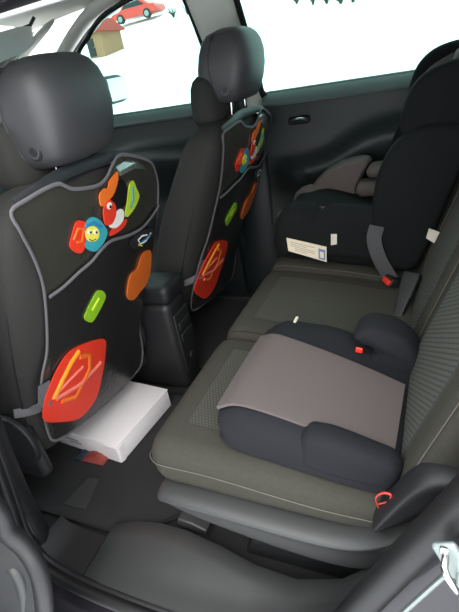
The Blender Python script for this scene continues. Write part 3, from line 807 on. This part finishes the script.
# ---------------- rear bench: three single seats
BASE_A = math.radians(19)
def rear_seat(y0, y1, label, near=False, far=False):
    yc = (y0+y1)/2
    t = thing('rear_seat', (0.25, yc, 0.05), label, 'car seat', 'rear bench seats')
    g = 0.003
    # cushion
    st = [(-0.005, y0+g, y1-g, 0.285, 0.392, 0.045), (0.05, y0+g, y1-g, 0.275, 0.402, 0.040), (0.25, y0+g, y1-g, 0.27, 0.384, 0.035), (0.42, y0+g, y1-g, 0.27, 0.360, 0.03), (0.54, y0+g, y1-g, 0.27, 0.352, 0.03)]
    cu = pillow('seat_cushion', 'x', st, 'seat_cloth', t, 0.045, 0.02, n=26)
    def top(x):
        a = lerp_st(st, x); return a[3]
    # woven insert with a slightly proud surface
    m = 0.075
    def ins(u, v):
        x = 0.075+0.42*u; y = y0+m+(y1-y0-2*m)*v
        return (x, y, top(x)-0.0005), (0, 0, 1)
    sheet('woven_insert', ins, 16, 4, 0.0030, 'seat_weave_fine', cu, (0.42, y1-y0-2*m))
    for yy in (y0+m, y1-m): tube('seam', [(0.07+0.43*i/12, yy, top(0.07+0.43*i/12)+0.001) for i in range(13)], 0.0028, 'seat_side', cu, 6)
    # stitched edge seam that runs round the cushion side
    for side, yy in ((-1, y0+g), (1, y1-g)):
        if side == -1 and near:
            # outer seam: along the door side, dropping to the back
            pth = spline([(0.015, yy+0.004, 0.345), (0.04, yy-0.001, 0.345), (0.15, yy-0.001, 0.342), (0.30, yy-0.001, 0.325), (0.38, yy-0.001, 0.318), (0.47, yy-0.001, 0.318)], 6)
            tube('stitching', pth, 0.0011, 'stitch', cu, 6)
            tube('stitching', spline([(-0.0055, y0+0.05, 0.345), (-0.003, yy+0.02, 0.345), (0.015, yy+0.004, 0.345)], 5), 0.0011, 'stitch', cu, 6)
        elif side == -1:
            pth = [(0.03+0.44*i/10, yy-side*0.012, top(0.03+0.44*i/10)+0.001-0.004) for i in range(11)]
            tube('stitching', pth, 0.0010, 'stitch' if far else 'seat_side', cu, 6)
    # backrest: local s (up), d (depth)
    T = Matrix.Translation((0.485, 0, 0.335)) @ Matrix.Rotation(BASE_A, 4, 'Y')
    sb = [(0.0, 0.0, 0.12, y0+g, y1-g, 0.03), (0.12, -0.005, 0.13, y0+g, y1-g, 0.035), (0.35, 0.0, 0.13, y0+g+0.003, y1-g-0.003, 0.035), (0.58, 0.01, 0.12, y0+g+0.02, y1-g-0.02, 0.04)]
    bk = pillow('backrest', 'z', sb, 'seat_cloth', t, 0.02, 0.03, n=24, T=T)
    def bx(s): return lerp_st(sb, s)[0]
    def bins(u, v):
        s = 0.03+0.50*u; y = y0+m+(y1-y0-2*m)*v
        return (bx(s)+0.0005, y, s), (-1, 0, 0)
    sheet('woven_insert', bins, 16, 4, 0.004, 'seat_weave', bk, (0.50, y1-y0-2*m), T=T)
    for yy in (y0+m, y1-m): tube('seam', [(bx(0.02+0.52*i/12), yy, 0.02+0.52*i/12) for i in range(13)], 0.003, 'seat_side', bk, 6, T=T)
    for yy in (y0+g+0.012, y1-g-0.012):
        tube('stitching', [(bx(0.04+0.5*i/12)+0.006, yy, 0.04+0.5*i/12) for i in range(13)], 0.0011, 'stitch', bk, 6, T=T)
    # headrest tucked low on the top edge
    pillow('headrest', 'z', [(0.60, 0.02, 0.10, yc-0.11, yc+0.11, 0.03), (0.66, 0.01, 0.11, yc-0.12, yc+0.12, 0.04), (0.74, 0.02, 0.10, yc-0.10, yc+0.10, 0.04)], 'seat_cloth', t, 0.03, 0.03, T=T)
    for s in (-1, 1): tube('headrest_post', [(0.06, yc+s*0.05, 0.55), (0.06, yc+s*0.05, 0.63)], 0.006, 'chrome', t, 10, T=T)
    # lower structure
    pillow('seat_base', 'x', [(0.05, y0+0.02, y1-0.02, 0.16, 0.285, 0.02), (0.50, y0+0.02, y1-0.02, 0.15, 0.285, 0.02)], 'plastic_dark', t, 0.03, 0.02)
    for yy in (y0+0.09, y1-0.09):
        rbox('seat_rail', (0.33, yy, 0.125), (0.40, 0.04, 0.07), 'plastic_dark', t, 0.008)
    if near:
        # moulded side cover along the door side
        rings = []
        for x, zt, zb, bul in ((0.015, 0.278, 0.262, 0.0), (0.03, 0.286, 0.235, 0.010), (0.08, 0.290, 0.205, 0.014), (0.18, 0.290, 0.180, 0.016), (0.30, 0.282, 0.160, 0.016), (0.40, 0.278, 0.155, 0.014), (0.455, 0.292, 0.17, 0.012), (0.50, 0.325, 0.21, 0.010), (0.545, 0.375, 0.26, 0.010), (0.58, 0.40, 0.32, 0.010)):
            rings.append([(x, y0+0.04, zt), (x, y0+0.002, zt+0.004), (x, y0-0.018-bul, zt-0.002), (x, y0-0.022-bul, zt-0.018), (x, y0-0.012-bul*0.4, zt-0.030), (x, y0-0.010-bul*0.4, (zt+zb)/2-0.02), (x, y0-0.004, zb), (x, y0+0.04, zb)])
        loft('side_cover', rings, 'plastic_grey', t, sub=2)
        # hinge cover at the foot of the backrest
        rings = []
        for x, zt, zb in ((0.462, 0.335, 0.31), (0.48, 0.375, 0.315), (0.51, 0.435, 0.335), (0.535, 0.475, 0.36), (0.565, 0.487, 0.40), (0.60, 0.483, 0.43), (0.63, 0.47, 0.45)):
            rings.append([(x, y0+0.03, zt), (x, y0+0.0, zt+0.003), (x, y0-0.026, zt-0.004), (x, y0-0.030, zt-0.02 if zt-zb > 0.03 else (zt+zb)/2), (x, y0-0.022, zb+0.006), (x, y0+0.03, zb)])
        loft('hinge_cover', rings, 'plastic_black', t, sub=2)
        lp = spline([at(379, 509, Y=y0+0.004), at(376, 498, Y=y0-0.002), at(383, 493, Y=y0-0.004), at(391, 495, Y=y0-0.006), at(388, 501, Y=y0-0.004), at(379, 504, Y=y0-0.002)], 6)
        tube('pull_loop', lp, 0.0022, 'red_web', t, 8, flat=0.6)['label'] = 'red webbing release loop'
    return t
rear_seat(0.092, 0.522, 'dark grey rear seat under the booster, with plastic side cover and red pull loop', near=True)
rear_seat(0.522, 0.945, 'dark grey middle rear bench seat left empty beside the booster')
rear_seat(0.945, 1.37, 'dark grey rear bench seat by the far door, under the child seat', far=True)
free()

# ---------------- booster seat
def booster():
    o = Vector((0.145, 0.128, 0.403))
    t = thing('booster_seat', o, 'backless booster cushion, black with grey fabric top, lying on the bench by the open door', 'booster seat')
    T = Matrix.Translation(o) @ Matrix.Rotation(math.radians(-1.5), 4, 'Z') @ Matrix.Rotation(math.radians(7.5), 4, 'Y')
    W = 0.385; D = 0.352
    def prof(hf, hm, hr, u0, u1):
        """closed outline in (u,z)"""
        return [(u0+0.030, 0.0), (u1-0.02, 0.0), (u1, 0.02), (u1, hr-0.012), (u1-0.012, hr), (u1-0.08, hr*0.6+hm*0.4), ((u0+u1)/2, hm), (u0+0.09, hf), (u0+0.045, hf-0.004), (u0+0.012, hf-0.022), (u0, hf*0.52), (u0+0.008, 0.018)]
    rings = []
    for v, hf, hm, hr, u0, u1 in ((0.0, 0.05, 0.05, 0.045, 0.05, 0.33), (0.006, 0.068, 0.068, 0.05, 0.028, 0.345), (0.022, 0.082, 0.08, 0.052, 0.012, 0.35), (0.05, 0.090, 0.085, 0.055, 0.003, D), (0.09, 0.089, 0.082, 0.055, 0.0, D),
                                  (0.20, 0.086, 0.074, 0.052, 0.0, D), (0.27, 0.089, 0.080, 0.055, 0.0, D), (0.32, 0.090, 0.090, 0.055, 0.003, 0.35), (W-0.03, 0.086, 0.088, 0.05, 0.012, 0.34), (W-0.008, 0.070, 0.072, 0.045, 0.03, 0.32), (W, 0.05, 0.05, 0.04, 0.05, 0.30)):
        rings.append([Vector((u, v, z)) for u, z in smooth2(prof(hf, hm, hr, u0, u1), 3)])
    loft('base', rings, 'booster_black', t, T=T)
    # grey top cover following the base, wrapping over the front edge
    def cover(u_, v_):
        v = 0.030+(0.285-0.05*u_-0.030)*v_
        pts = [(0.0105, 0.066), (0.045, 0.087), (0.09, 0.091), (D/2, 0.083), (D-0.08, 0.068), (D-0.012, 0.056)]
        s = spline([Vector((a, b, 0)) for a, b in pts], 6); k = u_*(len(s)-1); i = min(int(k), len(s)-2); p = s[i].lerp(s[i+1], k-i)
        d = (s[min(i+1, len(s)-1)]-s[max(i-1, 0)]).normalized()
        return (p.x, v, p.y+0.004*math.sin(math.pi*v_)**0.5-0.006*math.sin(math.pi*v_)*u_), (-d.y, 0, d.x)
    sheet('grey_cover', cover, 24, 12, 0.006, 'booster_grey', t, T=T)
    # armrest on the far side: a hooked horn pointing to the front with a belt slot beneath
    def horn(name, vc, wd):
        pf = [(0.220, 0.112), (0.223, 0.130), (0.242, 0.146), (0.275, 0.150), (0.315, 0.140), (0.345, 0.118), (0.362, 0.085), (0.366, 0.04), (0.355, 0.012), (0.29, 0.012), (0.262, 0.03), (0.262, 0.070), (0.268, 0.086), (0.258, 0.097), (0.238, 0.100)]
        o2 = smooth2(pf, 4); rings = []; n = len(o2)
        for k in range(11):
            a = -1+2*k/10; ins = (1-math.sqrt(max(0.0, 1-abs(a)**3)))*0.016
            ring = []
            for i in range(n):
                p = Vector((*o2[i], 0)); tn = (Vector((*o2[(i+1) % n], 0))-Vector((*o2[i-1], 0))).normalized(); nr = Vector((tn.y, -tn.x, 0))
                q = p+nr*ins*0.8
                ring.append(Vector((q.x, vc+a*wd/2, q.y)))
            rings.append(ring)
        return loft(name, rings, 'booster_black', t, T=T)
    def block(name, vc, wd):
        return pillow(name, 'x', [(0.180, vc-wd/2, vc+wd/2, 0.006, 0.090, 0.022), (0.23, vc-wd/2-0.004, vc+wd/2, 0.004, 0.097, 0.024), (0.358, vc-wd/2, vc+wd/2, 0.006, 0.078, 0.024)], 'booster_black', t, 0.022, 0.025, T=T)
    horn('armrest', 0.322, 0.088)
    block('armrest', 0.026, 0.056)
    # small maker label on the front lobe, red belt mark in the slot
    lb = plate('fabric_label', [(0.070, 0.345), (0.070, 0.367), (0.076, 0.367), (0.076, 0.345)], lambda a, b, h: (a, b, 0.084+h), 0.006, 'white_tag', t, T=T)
    rbox('belt_mark', (0.236, 0.290, 0.084), (0.016, 0.006, 0.014), 'red_plastic', t, 0.003, T)['label'] = 'small red belt guide mark'
    return t
booster(); free()

# ---------------- child seat
def child_seat():
    t = thing('child_seat', (0.26, 1.16, 0.36), 'black and grey high-backed child seat with side wings, on the bench by the far door', 'child seat')
    y0, y1 = 0.965, 1.36
    # base, a soft booster-like block
    st = [(0.005, y0+0.03, y1-0.03, 0.407, 0.50, 0.05), (0.06, y0, y1, 0.406, 0.565, 0.06), (0.16, y0, y1, 0.398, 0.575, 0.06), (0.28, y0, y1, 0.386, 0.545, 0.05), (0.48, y0, y1, 0.364, 0.50, 0.05)]
    pillow('base', 'x', st, 'child_black', t, 0.05, 0.03)
    # near armrest lobe and slot hump
    pillow('armrest', 'x', [(0.13, y0-0.012, y0+0.07, 0.42, 0.555, 0.035), (0.24, y0-0.014, y0+0.075, 0.42, 0.60, 0.04), (0.40, y0-0.012, y0+0.07, 0.40, 0.585, 0.035)], 'child_black', t, 0.05, 0.04)
    pillow('front_lobe', 'x', [(0.03, y0-0.006, y0+0.10, 0.43, 0.57, 0.045), (0.10, y0-0.012, y0+0.11, 0.42, 0.605, 0.05), (0.20, y0-0.012, y0+0.10, 0.42, 0.60, 0.05)], 'child_black', t, 0.045, 0.05)
    # far armrest, grey and curved up
    far = [(0.05, 0.49), (0.085, 0.565), (0.14, 0.625), (0.21, 0.660), (0.28, 0.672), (0.315, 0.660), (0.295, 0.62), (0.27, 0.56), (0.26, 0.49)]
    o2 = smooth2(far, 4)
    cxx = sum(p[0] for p in o2)/len(o2); czz = sum(p[1] for p in o2)/len(o2)
    rings = []
    for k in range(9):
        a = -1+2*k/8; s = 0.80+0.20*math.sqrt(max(0, 1-a*a))
        rings.append([(cxx+(x-cxx)*s, y1-0.045+a*0.05, czz+(z-czz)*s) for x, z in o2])
    loft('side_pad', rings, 'child_grey', t)
    # grey seat pad
    def pad(u, v):
        x = 0.03+0.36*u; y = y0+0.08+(y1-y0-0.15)*v
        z = 0.535+0.028*math.sin(math.pi*min(1, u*1.2+0.05))*0.6-0.05*u+0.035*(2*v-1)**2-0.06*max(0, 0.12-u)*4
        return (x, y, z), (0, 0, 1)
    sheet('seat_pad', pad, 12, 10, 0.014, 'child_grey', t)
    # small inner cushions on the far side
    pillow('side_cushion', 'x', [(0.305, y1-0.13, y1-0.03, 0.608, 0.648, 0.02), (0.46, y1-0.13, y1-0.03, 0.608, 0.656, 0.02)], 'child_grey', t, 0.02, 0.02)
    pillow('side_cushion', 'x', [(0.27, y1-0.15, y1-0.05, 0.545, 0.598, 0.025), (0.46, y1-0.15, y1-0.05, 0.545, 0.602, 0.025)], 'child_grey', t, 0.025, 0.02)
    # backrest shell
    T = Matrix.Translation((0.405, 0, 0.40)) @ Matrix.Rotation(math.radians(19), 4, 'Y')
    pillow('backrest', 'z', [(0.0, 0.0, 0.09, y0+0.02, y1-0.02, 0.03), (0.3, -0.01, 0.09, y0, y1, 0.03), (0.50, 0.0, 0.09, y0+0.03, y1-0.03, 0.03)], 'child_black', t, 0.03, 0.03, T=T)
    pillow('back_pad', 'z', [(0.02, -0.035, 0.0, y0+0.07, y1-0.07, 0.015), (0.46, -0.035, 0.0, y0+0.07, y1-0.07, 0.015)], 'child_grey', t, 0.015, 0.015, T=T)
    # side wings: deep rounded panels
    def wing(name, outline, yc, half, m='child_black', parent=t):
        o = smooth2(outline, 5); rings = []
        cx = sum(p[0] for p in o)/len(o); cz = sum(p[1] for p in o)/len(o)
        for k in range(11):
            a = -1+2*k/10; s = 1-0.16*(1-math.sqrt(max(0, 1-abs(a)**2.4)))
            rings.append([(cx+(x-cx)*s, yc+a*half, cz+(z-cz)*s) for x, z in o])
        return loft(name, rings, m, parent)
    body_w = [(0.385, 0.405), (0.360, 0.50), (0.360, 0.60), (0.375, 0.69), (0.408, 0.76), (0.455, 0.80), (0.53, 0.815), (0.615, 0.78), (0.57, 0.62), (0.512, 0.45), (0.485, 0.395), (0.43, 0.385)]
    wing('side_wing', body_w, y0+0.012, 0.034); wing('side_wing', body_w, y1-0.012, 0.034)
    head_w = [(0.435, 0.80), (0.440, 0.86), (0.468, 0.92), (0.52, 0.955), (0.60, 0.965), (0.655, 0.945), (0.655, 0.88), (0.625, 0.77), (0.56, 0.735), (0.47, 0.75)]
    wing('head_wing', head_w, y0+0.05, 0.032); wing('head_wing', [(x, z+0.03) for x, z in head_w], y1-0.05, 0.032)
    T2 = Matrix.Translation((0.53, 0, 0.74)) @ Matrix.Rotation(math.radians(17), 4, 'Y')
    hs = pillow('headrest', 'z', [(0.0, 0.0, 0.08, y0+0.06, y1-0.06, 0.03), (0.18, -0.01, 0.08, y0+0.05, y1-0.05, 0.03), (0.29, 0.0, 0.08, y0+0.09, y1-0.09, 0.03)], 'child_black', t, 0.03, 0.03, T=T2)
    pillow('head_pad', 'z', [(0.0, -0.035, 0.0, y0+0.09, y1-0.09, 0.015), (0.24, -0.03, 0.0, y0+0.09, y1-0.09, 0.015)], 'child_grey', t, 0.015, 0.015, T=T2)
    wing('head_lining', [(0.46, 0.84), (0.465, 0.88), (0.49, 0.925), (0.53, 0.95), (0.58, 0.965), (0.62, 0.94), (0.61, 0.86), (0.55, 0.78), (0.48, 0.79)], y1-0.085, 0.02, 'child_grey')
    # paper sheet stuck to the near side of the base
    q = [at(287, 237, Y=y0-0.012), at(327, 246, Y=y0-0.012), at(327, 261, Y=y0-0.012), at(289, 250, Y=y0-0.012)]
    def quad(name, c, m, yoff, th, parent):
        vs = [Vector((p.x, p.y-yoff, p.z)) for p in c]+[Vector((p.x, p.y-yoff-th, p.z)) for p in c]
        return mesh(name, vs, [(0, 1, 2, 3), (7, 6, 5, 4)]+[(i, (i+1) % 4, 4+(i+1) % 4, 4+i) for i in range(4)], m, parent)
    def sub(q, a0, a1, b0, b1):
        f = lambda a, b: (q[0].lerp(q[1], a)).lerp(q[3].lerp(q[2], a), b)
        return [f(a0, b0), f(a1, b0), f(a1, b1), f(a0, b1)]
    lab = quad('instruction_label', q, 'paper', 0.006, 0.002, t); lab['label'] = 'pale printed instruction label with a blue corner'
    quad('label_print', sub(q, 0.80, 0.97, 0.22, 0.92), 'paper_blue', 0.008, 0.0006, lab)
    quad('label_print', sub(q, 0.84, 0.93, 0.40, 0.80), 'paper', 0.0086, 0.0006, lab)
    for b in (0.22, 0.36, 0.50, 0.64, 0.78): quad('label_print', sub(q, 0.08+0.1*(b > 0.6), 0.70-0.2*(b*10 % 2 > 1), b, b+0.035), 'paper_ink', 0.008, 0.0005, lab)
    q2 = [at(331, 234, Y=y0-0.02), at(337, 234, Y=y0-0.02), at(337, 244, Y=y0-0.02), at(331, 245, Y=y0-0.02)]
    quad('small_tag', q2, 'white_tag', 0.0, 0.002, t)
    # white tag low at the back of the shell
    q3 = [at(429, 228, Y=0.93), at(442, 233, Y=0.93), at(436, 244, Y=0.93), at(426, 238, Y=0.93)]
    quad('back_tag', q3, 'white_tag', 0.0, 0.002, t)
    return t
child_seat(); free()

# ---------------- seat belts and buckles
def belts():
    t = thing('seat_belt', (0.40, 0.95, 0.36), 'grey seat belt webbing threaded past the child seat side', 'seat belt')
    p = [at(377, 226, Y=0.935), at(374, 240, Y=0.93), at(379, 258, Y=0.925), at(388, 274, Y=0.925), at(391, 279, Y=0.925)]
    tube('webbing', spline(p, 6), 0.022, 'web_grey', t, 10, flat=0.09, up=(0, 1, 0.1))
    def buckle(label, pos, direction, red, g):
        b = thing('seat_belt_buckle', pos, label, 'buckle')
        d = Vector(direction).normalized()
        T = Matrix.Translation(pos) @ d.to_track_quat('Z', 'Y').to_matrix().to_4x4()
        pillow('housing', 'z', [(-0.045, -0.020, 0.020, -0.011, 0.011, 0.006), (0.02, -0.025, 0.025, -0.014, 0.014, 0.007), (0.036, -0.025, 0.025, -0.014, 0.014, 0.007)], 'plastic_dark', b, 0.006, 0.004, n=8, T=T)
        if red: rbox('release_button', (0, -0.004, 0.037), (0.042, 0.018, 0.012), 'red_plastic', b, 0.004, T)
        pillow('sleeve', 'z', [(-0.10, -0.013, 0.013, -0.007, 0.007, 0.004), (-0.03, -0.018, 0.018, -0.010, 0.010, 0.005)], 'plastic_black', b, 0.004, 0.004, n=6, T=T)
        return b
    p = at(393, 281, Y=0.905)
    buckle('black buckle with a bright red button beside the child seat', p+Vector((0.012, 0.014, -0.012)), (-0.75, -0.45, 0.45), True, None)
    p = at(409, 285, Y=0.80)
    b = buckle('black buckle with no red showing, on the middle seat by its backrest', p, (0.25, 0.75, 0.65), False, None)
belts(); free()

# ---------------- floor mats
def floor_mats():
    def fm(off, label, full):
        t = thing('floor_mat', (-0.35, 0.36+off, 0.0), label, 'floor mat')
        out = [(-0.70, 0.11), (-0.235, 0.105), (-0.165, 0.115), (-0.105, 0.16), (-0.03, 0.22), (0.06, 0.26), (0.10, 0.34), (0.10, 0.60), (0.0, 0.655), (-0.70, 0.655)]
        if off: out = [(x, 1.48-0.62-y+0.0) for x, y in out]; out = [(x, y+0.0) for x, y in out]
        plate('carpet_pad', out, lambda a, b, h: (a, b+(0.62 if off else 0), 0.0005+h), 0.011, 'mat_carpet', t, bev=0.003)
        o3 = [Vector((a, b+(0.62 if off else 0), 0.0115)) for a, b in out]
        tube('edge_binding', o3, 0.0045, 'rubber', t, 6, closed=True)
        if not off:
            q = [at(65, 510, Z=0.0125), at(83, 508, Z=0.0125), at(93, 485, Z=0.0125), at(83, 484, Z=0.0125)]
            q = [Vector((-0.415, 0.14, 0)), Vector((-0.335, 0.145, 0)), Vector((-0.36, 0.245, 0)), Vector((-0.40, 0.245, 0))]
            plate('heel_pad', [(p.x, p.y) for p in q], lambda a, b, h: (a, b, 0.011+h), 0.005, 'heel_pad', t, bev=0.002)
    fm(0, 'black carpet floor mat with a small grey pad, beside the door sill', True)
    fm(1, 'black carpet floor mat in the far footwell ahead of the child seat', True)
floor_mats(); free()

# ---------------- white carton and sweet bag on the floor
def carton():
    zt = 0.085
    c = [at(53, 427, Z=zt), at(116, 447, Z=zt), at(158, 388, Z=zt)]
    near = c[1]; ux = (c[0]-near); uy = (c[2]-near)
    # square the corner
    lx, ly = ux.length, uy.length; ex = ux.normalized(); ey = Vector((-ex.y, ex.x, 0)); ey = ey if ey.dot(uy) > 0 else -ey
    o = Vector((near.x, near.y, 0.0125)); h = zt-0.0125
    t = thing('cardboard_box', o, 'flat white cardboard box on the floor mat, half under the front seat', 'box')
    T = Matrix.Translation(o) @ Matrix((ex, ey, Vector((0, 0, 1)))).transposed().to_4x4()
    if ex.cross(ey).z < 0: pass
    b = rbox('carton', (lx/2, ly/2, h/2), (lx, ly, h-0.004), 'card_white', t, 0.003, T)
    rbox('lid', (lx/2, ly/2, h-0.001), (lx+0.003, ly+0.003, 0.004), 'card_white', t, 0.0015, T)
    # tuck flap at the corner + print
    plate('tuck_flap', [(0.0, 0.006), (0.055, 0.006), (0.052, h-0.006), (0.0, h-0.006)], lambda a, bb, hh: (a+0.002, -0.0005-hh, bb), 0.0018, 'card_white', t, T=T)
    plate('tuck_flap', [(0.006, 0.004), (0.02, 0.004), (0.03, h-0.008), (0.006, h-0.008)], lambda a, bb, hh: (-0.0005-hh, a, bb), 0.0018, 'card_white', t, T=T)
    for i, (a, l) in enumerate(((0.16, 0.05), (0.17, 0.06))):
        plate('print', [(a, h*0.42+i*0.011), (a+l, h*0.42+i*0.011), (a+l, h*0.42+0.005+i*0.011), (a, h*0.42+0.005+i*0.011)], lambda p, q, hh: (p, -0.0022-hh, q), 0.0006, 'card_ink', t, T=T)
    free()
    p = at(90, 456, Z=0.02)
    s = thing('sweet_bag', (p.x, p.y, 0.0125), 'small crumpled red and blue sweet packet beside the white box', 'sweet packet')
    def f(u, v):
        x = p.x-0.02+0.085*u; y = p.y-0.02+0.06*v
        return (x, y, 0.0135+0.016*math.sin(math.pi*u)*math.sin(math.pi*v)+0.002*math.sin(31*u+7*v)*math.sin(25*v)), (0, 0, 1)
    sheet('packet', f, 18, 14, 0.003, 'sweet_wrap', s)
    def g(u, v):
        x = p.x-0.05+0.032*u; y = p.y-0.022+0.06*v
        return (x, y, 0.0135+0.006*math.sin(math.pi*u)+0.0015*math.sin(40*v)), (0, 0, 1)
    sheet('crimped_end', g, 8, 14, 0.002, 'wrap_blue', s)
carton(); free()

# ---------------- the open rear door at the lower left
def open_door():
    t = struct('door_3', (-0.22, -0.2, 0.0), 'inner trim of the open rear door')
    # door slab swung out
    rg = []
    for y, x in ((-0.115, -0.32), (-0.14, -0.30), (-0.5, -0.33), (-1.0, -0.38)):
        rg.append([(x-0.10, y, -0.15), (x, y, -0.15), (x+0.02, y, 0.2), (x+0.03, y, 0.5), (x, y, 0.88), (x-0.06, y, 0.90), (x-0.12, y, 0.6)])
    loft('door_slab', rg, 'paint', t)
    # inner lining with pocket rim close to the hinge side
    rg = []
    for y, s in ((-0.145, 0.0), (-0.155, 0.06), (-0.18, 0.085), (-0.5, 0.085), (-0.98, 0.07)):
        x = -0.28-0.06*(-y-0.14)
        rg.append([(x, y, -0.08), (x+s, y, -0.06), (x+s+0.02, y, 0.10), (x+s+0.02, y, 0.24), (x+s*0.7, y, 0.36), (x+s*0.6+0.01, y, 0.55), (x+s+0.02, y, 0.64), (x+s*0.6, y, 0.74), (x, y, 0.86)])
    loft('door_lining', rg, 'plastic_black', t, sub=1)
    # pocket frame : curved rim
    pts = [Vector((-0.31, -0.24, 0.62)), Vector((-0.27, -0.20, 0.52)), at(-12, 505, Y=-0.15), at(8, 532, Y=-0.15), at(25, 548, Y=-0.15), at(38, 570, Y=-0.16), at(44, 600, Y=-0.17), at(46, 640, Y=-0.18), Vector((-0.16, -0.22, -0.03)), Vector((-0.27, -0.24, -0.05))]
    rim = spline(pts, 6); tube('pocket_rim', rim, 0.017, 'plastic_black', t, 12)
    def pw(u, v):
        k = u*(len(rim)-1); i = min(int(k), len(rim)-2); p = rim[i].lerp(rim[i+1], k-i)
        return p+Vector((-0.11, -0.05, 0.0))*v, (0.2, 1, 0)
    sheet('pocket_wall', pw, 30, 4, 0.004, 'plastic_dark', t)
    pts = [Vector((-0.28, -0.26, 0.34)), at(-10, 575, Y=-0.17), at(8, 566, Y=-0.17), at(20, 578, Y=-0.175), at(24, 605, Y=-0.18), at(22, 640, Y=-0.19), Vector((-0.27, -0.26, -0.02))]
    tube('pocket_bin', spline(pts, 6), 0.012, 'plastic_grey', t, 10)
open_door(); free()

# ---------------- far background on the snowy slope
def ground_hit(u, v):
    Y = 6.0
    while Y < 60:
        p = at(u, v, Y=Y)
        if p.z <= gz(p.x, p.y): return p
        Y += 0.1
    return p
def background():
    # hut beside the front pillar
    p = ground_hit(98, 57); p.z = gz(p.x, p.y)
    k = (p.y+0.44)/25.44
    h = thing('wooden_hut', p, 'small brown hut with a red roof on the snowy slope', 'hut')
    w2, hh = 0.55*k, 1.2*k
    rbox('wall', (p.x, p.y+0.8, p.z+hh/2), (2*w2, 1.6, hh+0.1), 'brick_wall', h, 0.02)
    plate('roof', [(-w2-0.2, hh), (w2+0.2, hh), (w2+0.1, hh+0.12), (0, hh+0.75*k), (-w2-0.1, hh+0.12)], lambda a, b, q: (p.x+a, p.y-0.15+q, p.z+b), 1.9, 'roof_red', h)
    dr = rbox('door', (p.x-0.2, p.y-0.02, p.z+0.5*k), (0.45*k, 0.06, 0.9*k), 'plastic_dark', h, 0.01)
    rbox('door_handle', (p.x+0.0, p.y-0.06, p.z+0.5*k), (0.08, 0.04, 0.04), 'bare_metal', dr, 0.01)
    # red parked car higher up
    c = ground_hit(140, 21); gg = gz(c.x, c.y)
    t = thing('parked_car', (c.x, c.y, gg), 'red car parked on the snowy slope above the brown hut', 'car')
    prof = smooth2([(-2.0, 0.35), (-2.05, 0.7), (-1.2, 0.88), (-0.6, 1.35), (0.7, 1.42), (1.5, 0.95), (2.0, 0.85), (2.05, 0.4), (1.0, 0.28), (-1.0, 0.28)], 4)
    plate('body', prof, lambda a, b, q: (c.x+a, c.y-0.8+q, gg+b), 1.6, 'car_red', t, bev=0.05)
    plate('side_glass', [(-0.95, 0.92), (-0.5, 1.28), (0.6, 1.33), (1.15, 0.95)], lambda a, b, q: (c.x+a, c.y-0.83+q, gg+b), 0.05, 'window_dark', t)
    for x in (-1.25, 1.25):
        wv = tube('wheel', [(c.x+x, c.y-0.86, gg+0.32), (c.x+x, c.y-0.6, gg+0.32)], 0.33, 'rubber', t, 20)
        tube('hub', [(c.x+x, c.y-0.89, gg+0.32), (c.x+x, c.y-0.8, gg+0.32)], 0.2, 'bare_metal', wv, 14)
    # leafless shrubs
    for u, v in ((174, 18), (188, 15), (199, 12), (297, 5), (313, 5), (327, 4), (341, 4), (353, 3)):
        q = ground_hit(u, v); gg = gz(q.x, q.y); Y = q.y; f = (Y+0.44)/30
        s = thing('shrub', (q.x, Y, gg), 'bare snowy shrub on the slope, seen through the %s side window' % ('front' if u < 250 else 'rear'), 'shrub', 'shrubs seen through the %s window' % ('front' if u < 250 else 'rear'))
        vs = []; fs = []
        for j in range(26):
            a = random.uniform(0, 6.28); l = random.uniform(0.3, 0.62)*f; sp = random.uniform(0.1, 0.45)*f
            e = Vector((q.x+math.cos(a)*sp, Y+math.sin(a)*sp, gg+l)); m0 = Vector((q.x+math.cos(a)*sp*0.3, Y+math.sin(a)*sp*0.3, gg+l*0.5))
            v2, f2 = tube_data([Vector((q.x, Y, gg-0.05)), m0, e], [0.03, 0.025, 0.012], 4)
            b0 = len(vs); vs += v2; fs += [tuple(b0+i for i in ff) for ff in f2]
        mesh('twigs', vs, fs, 'bush_twig', s)
background(); free()
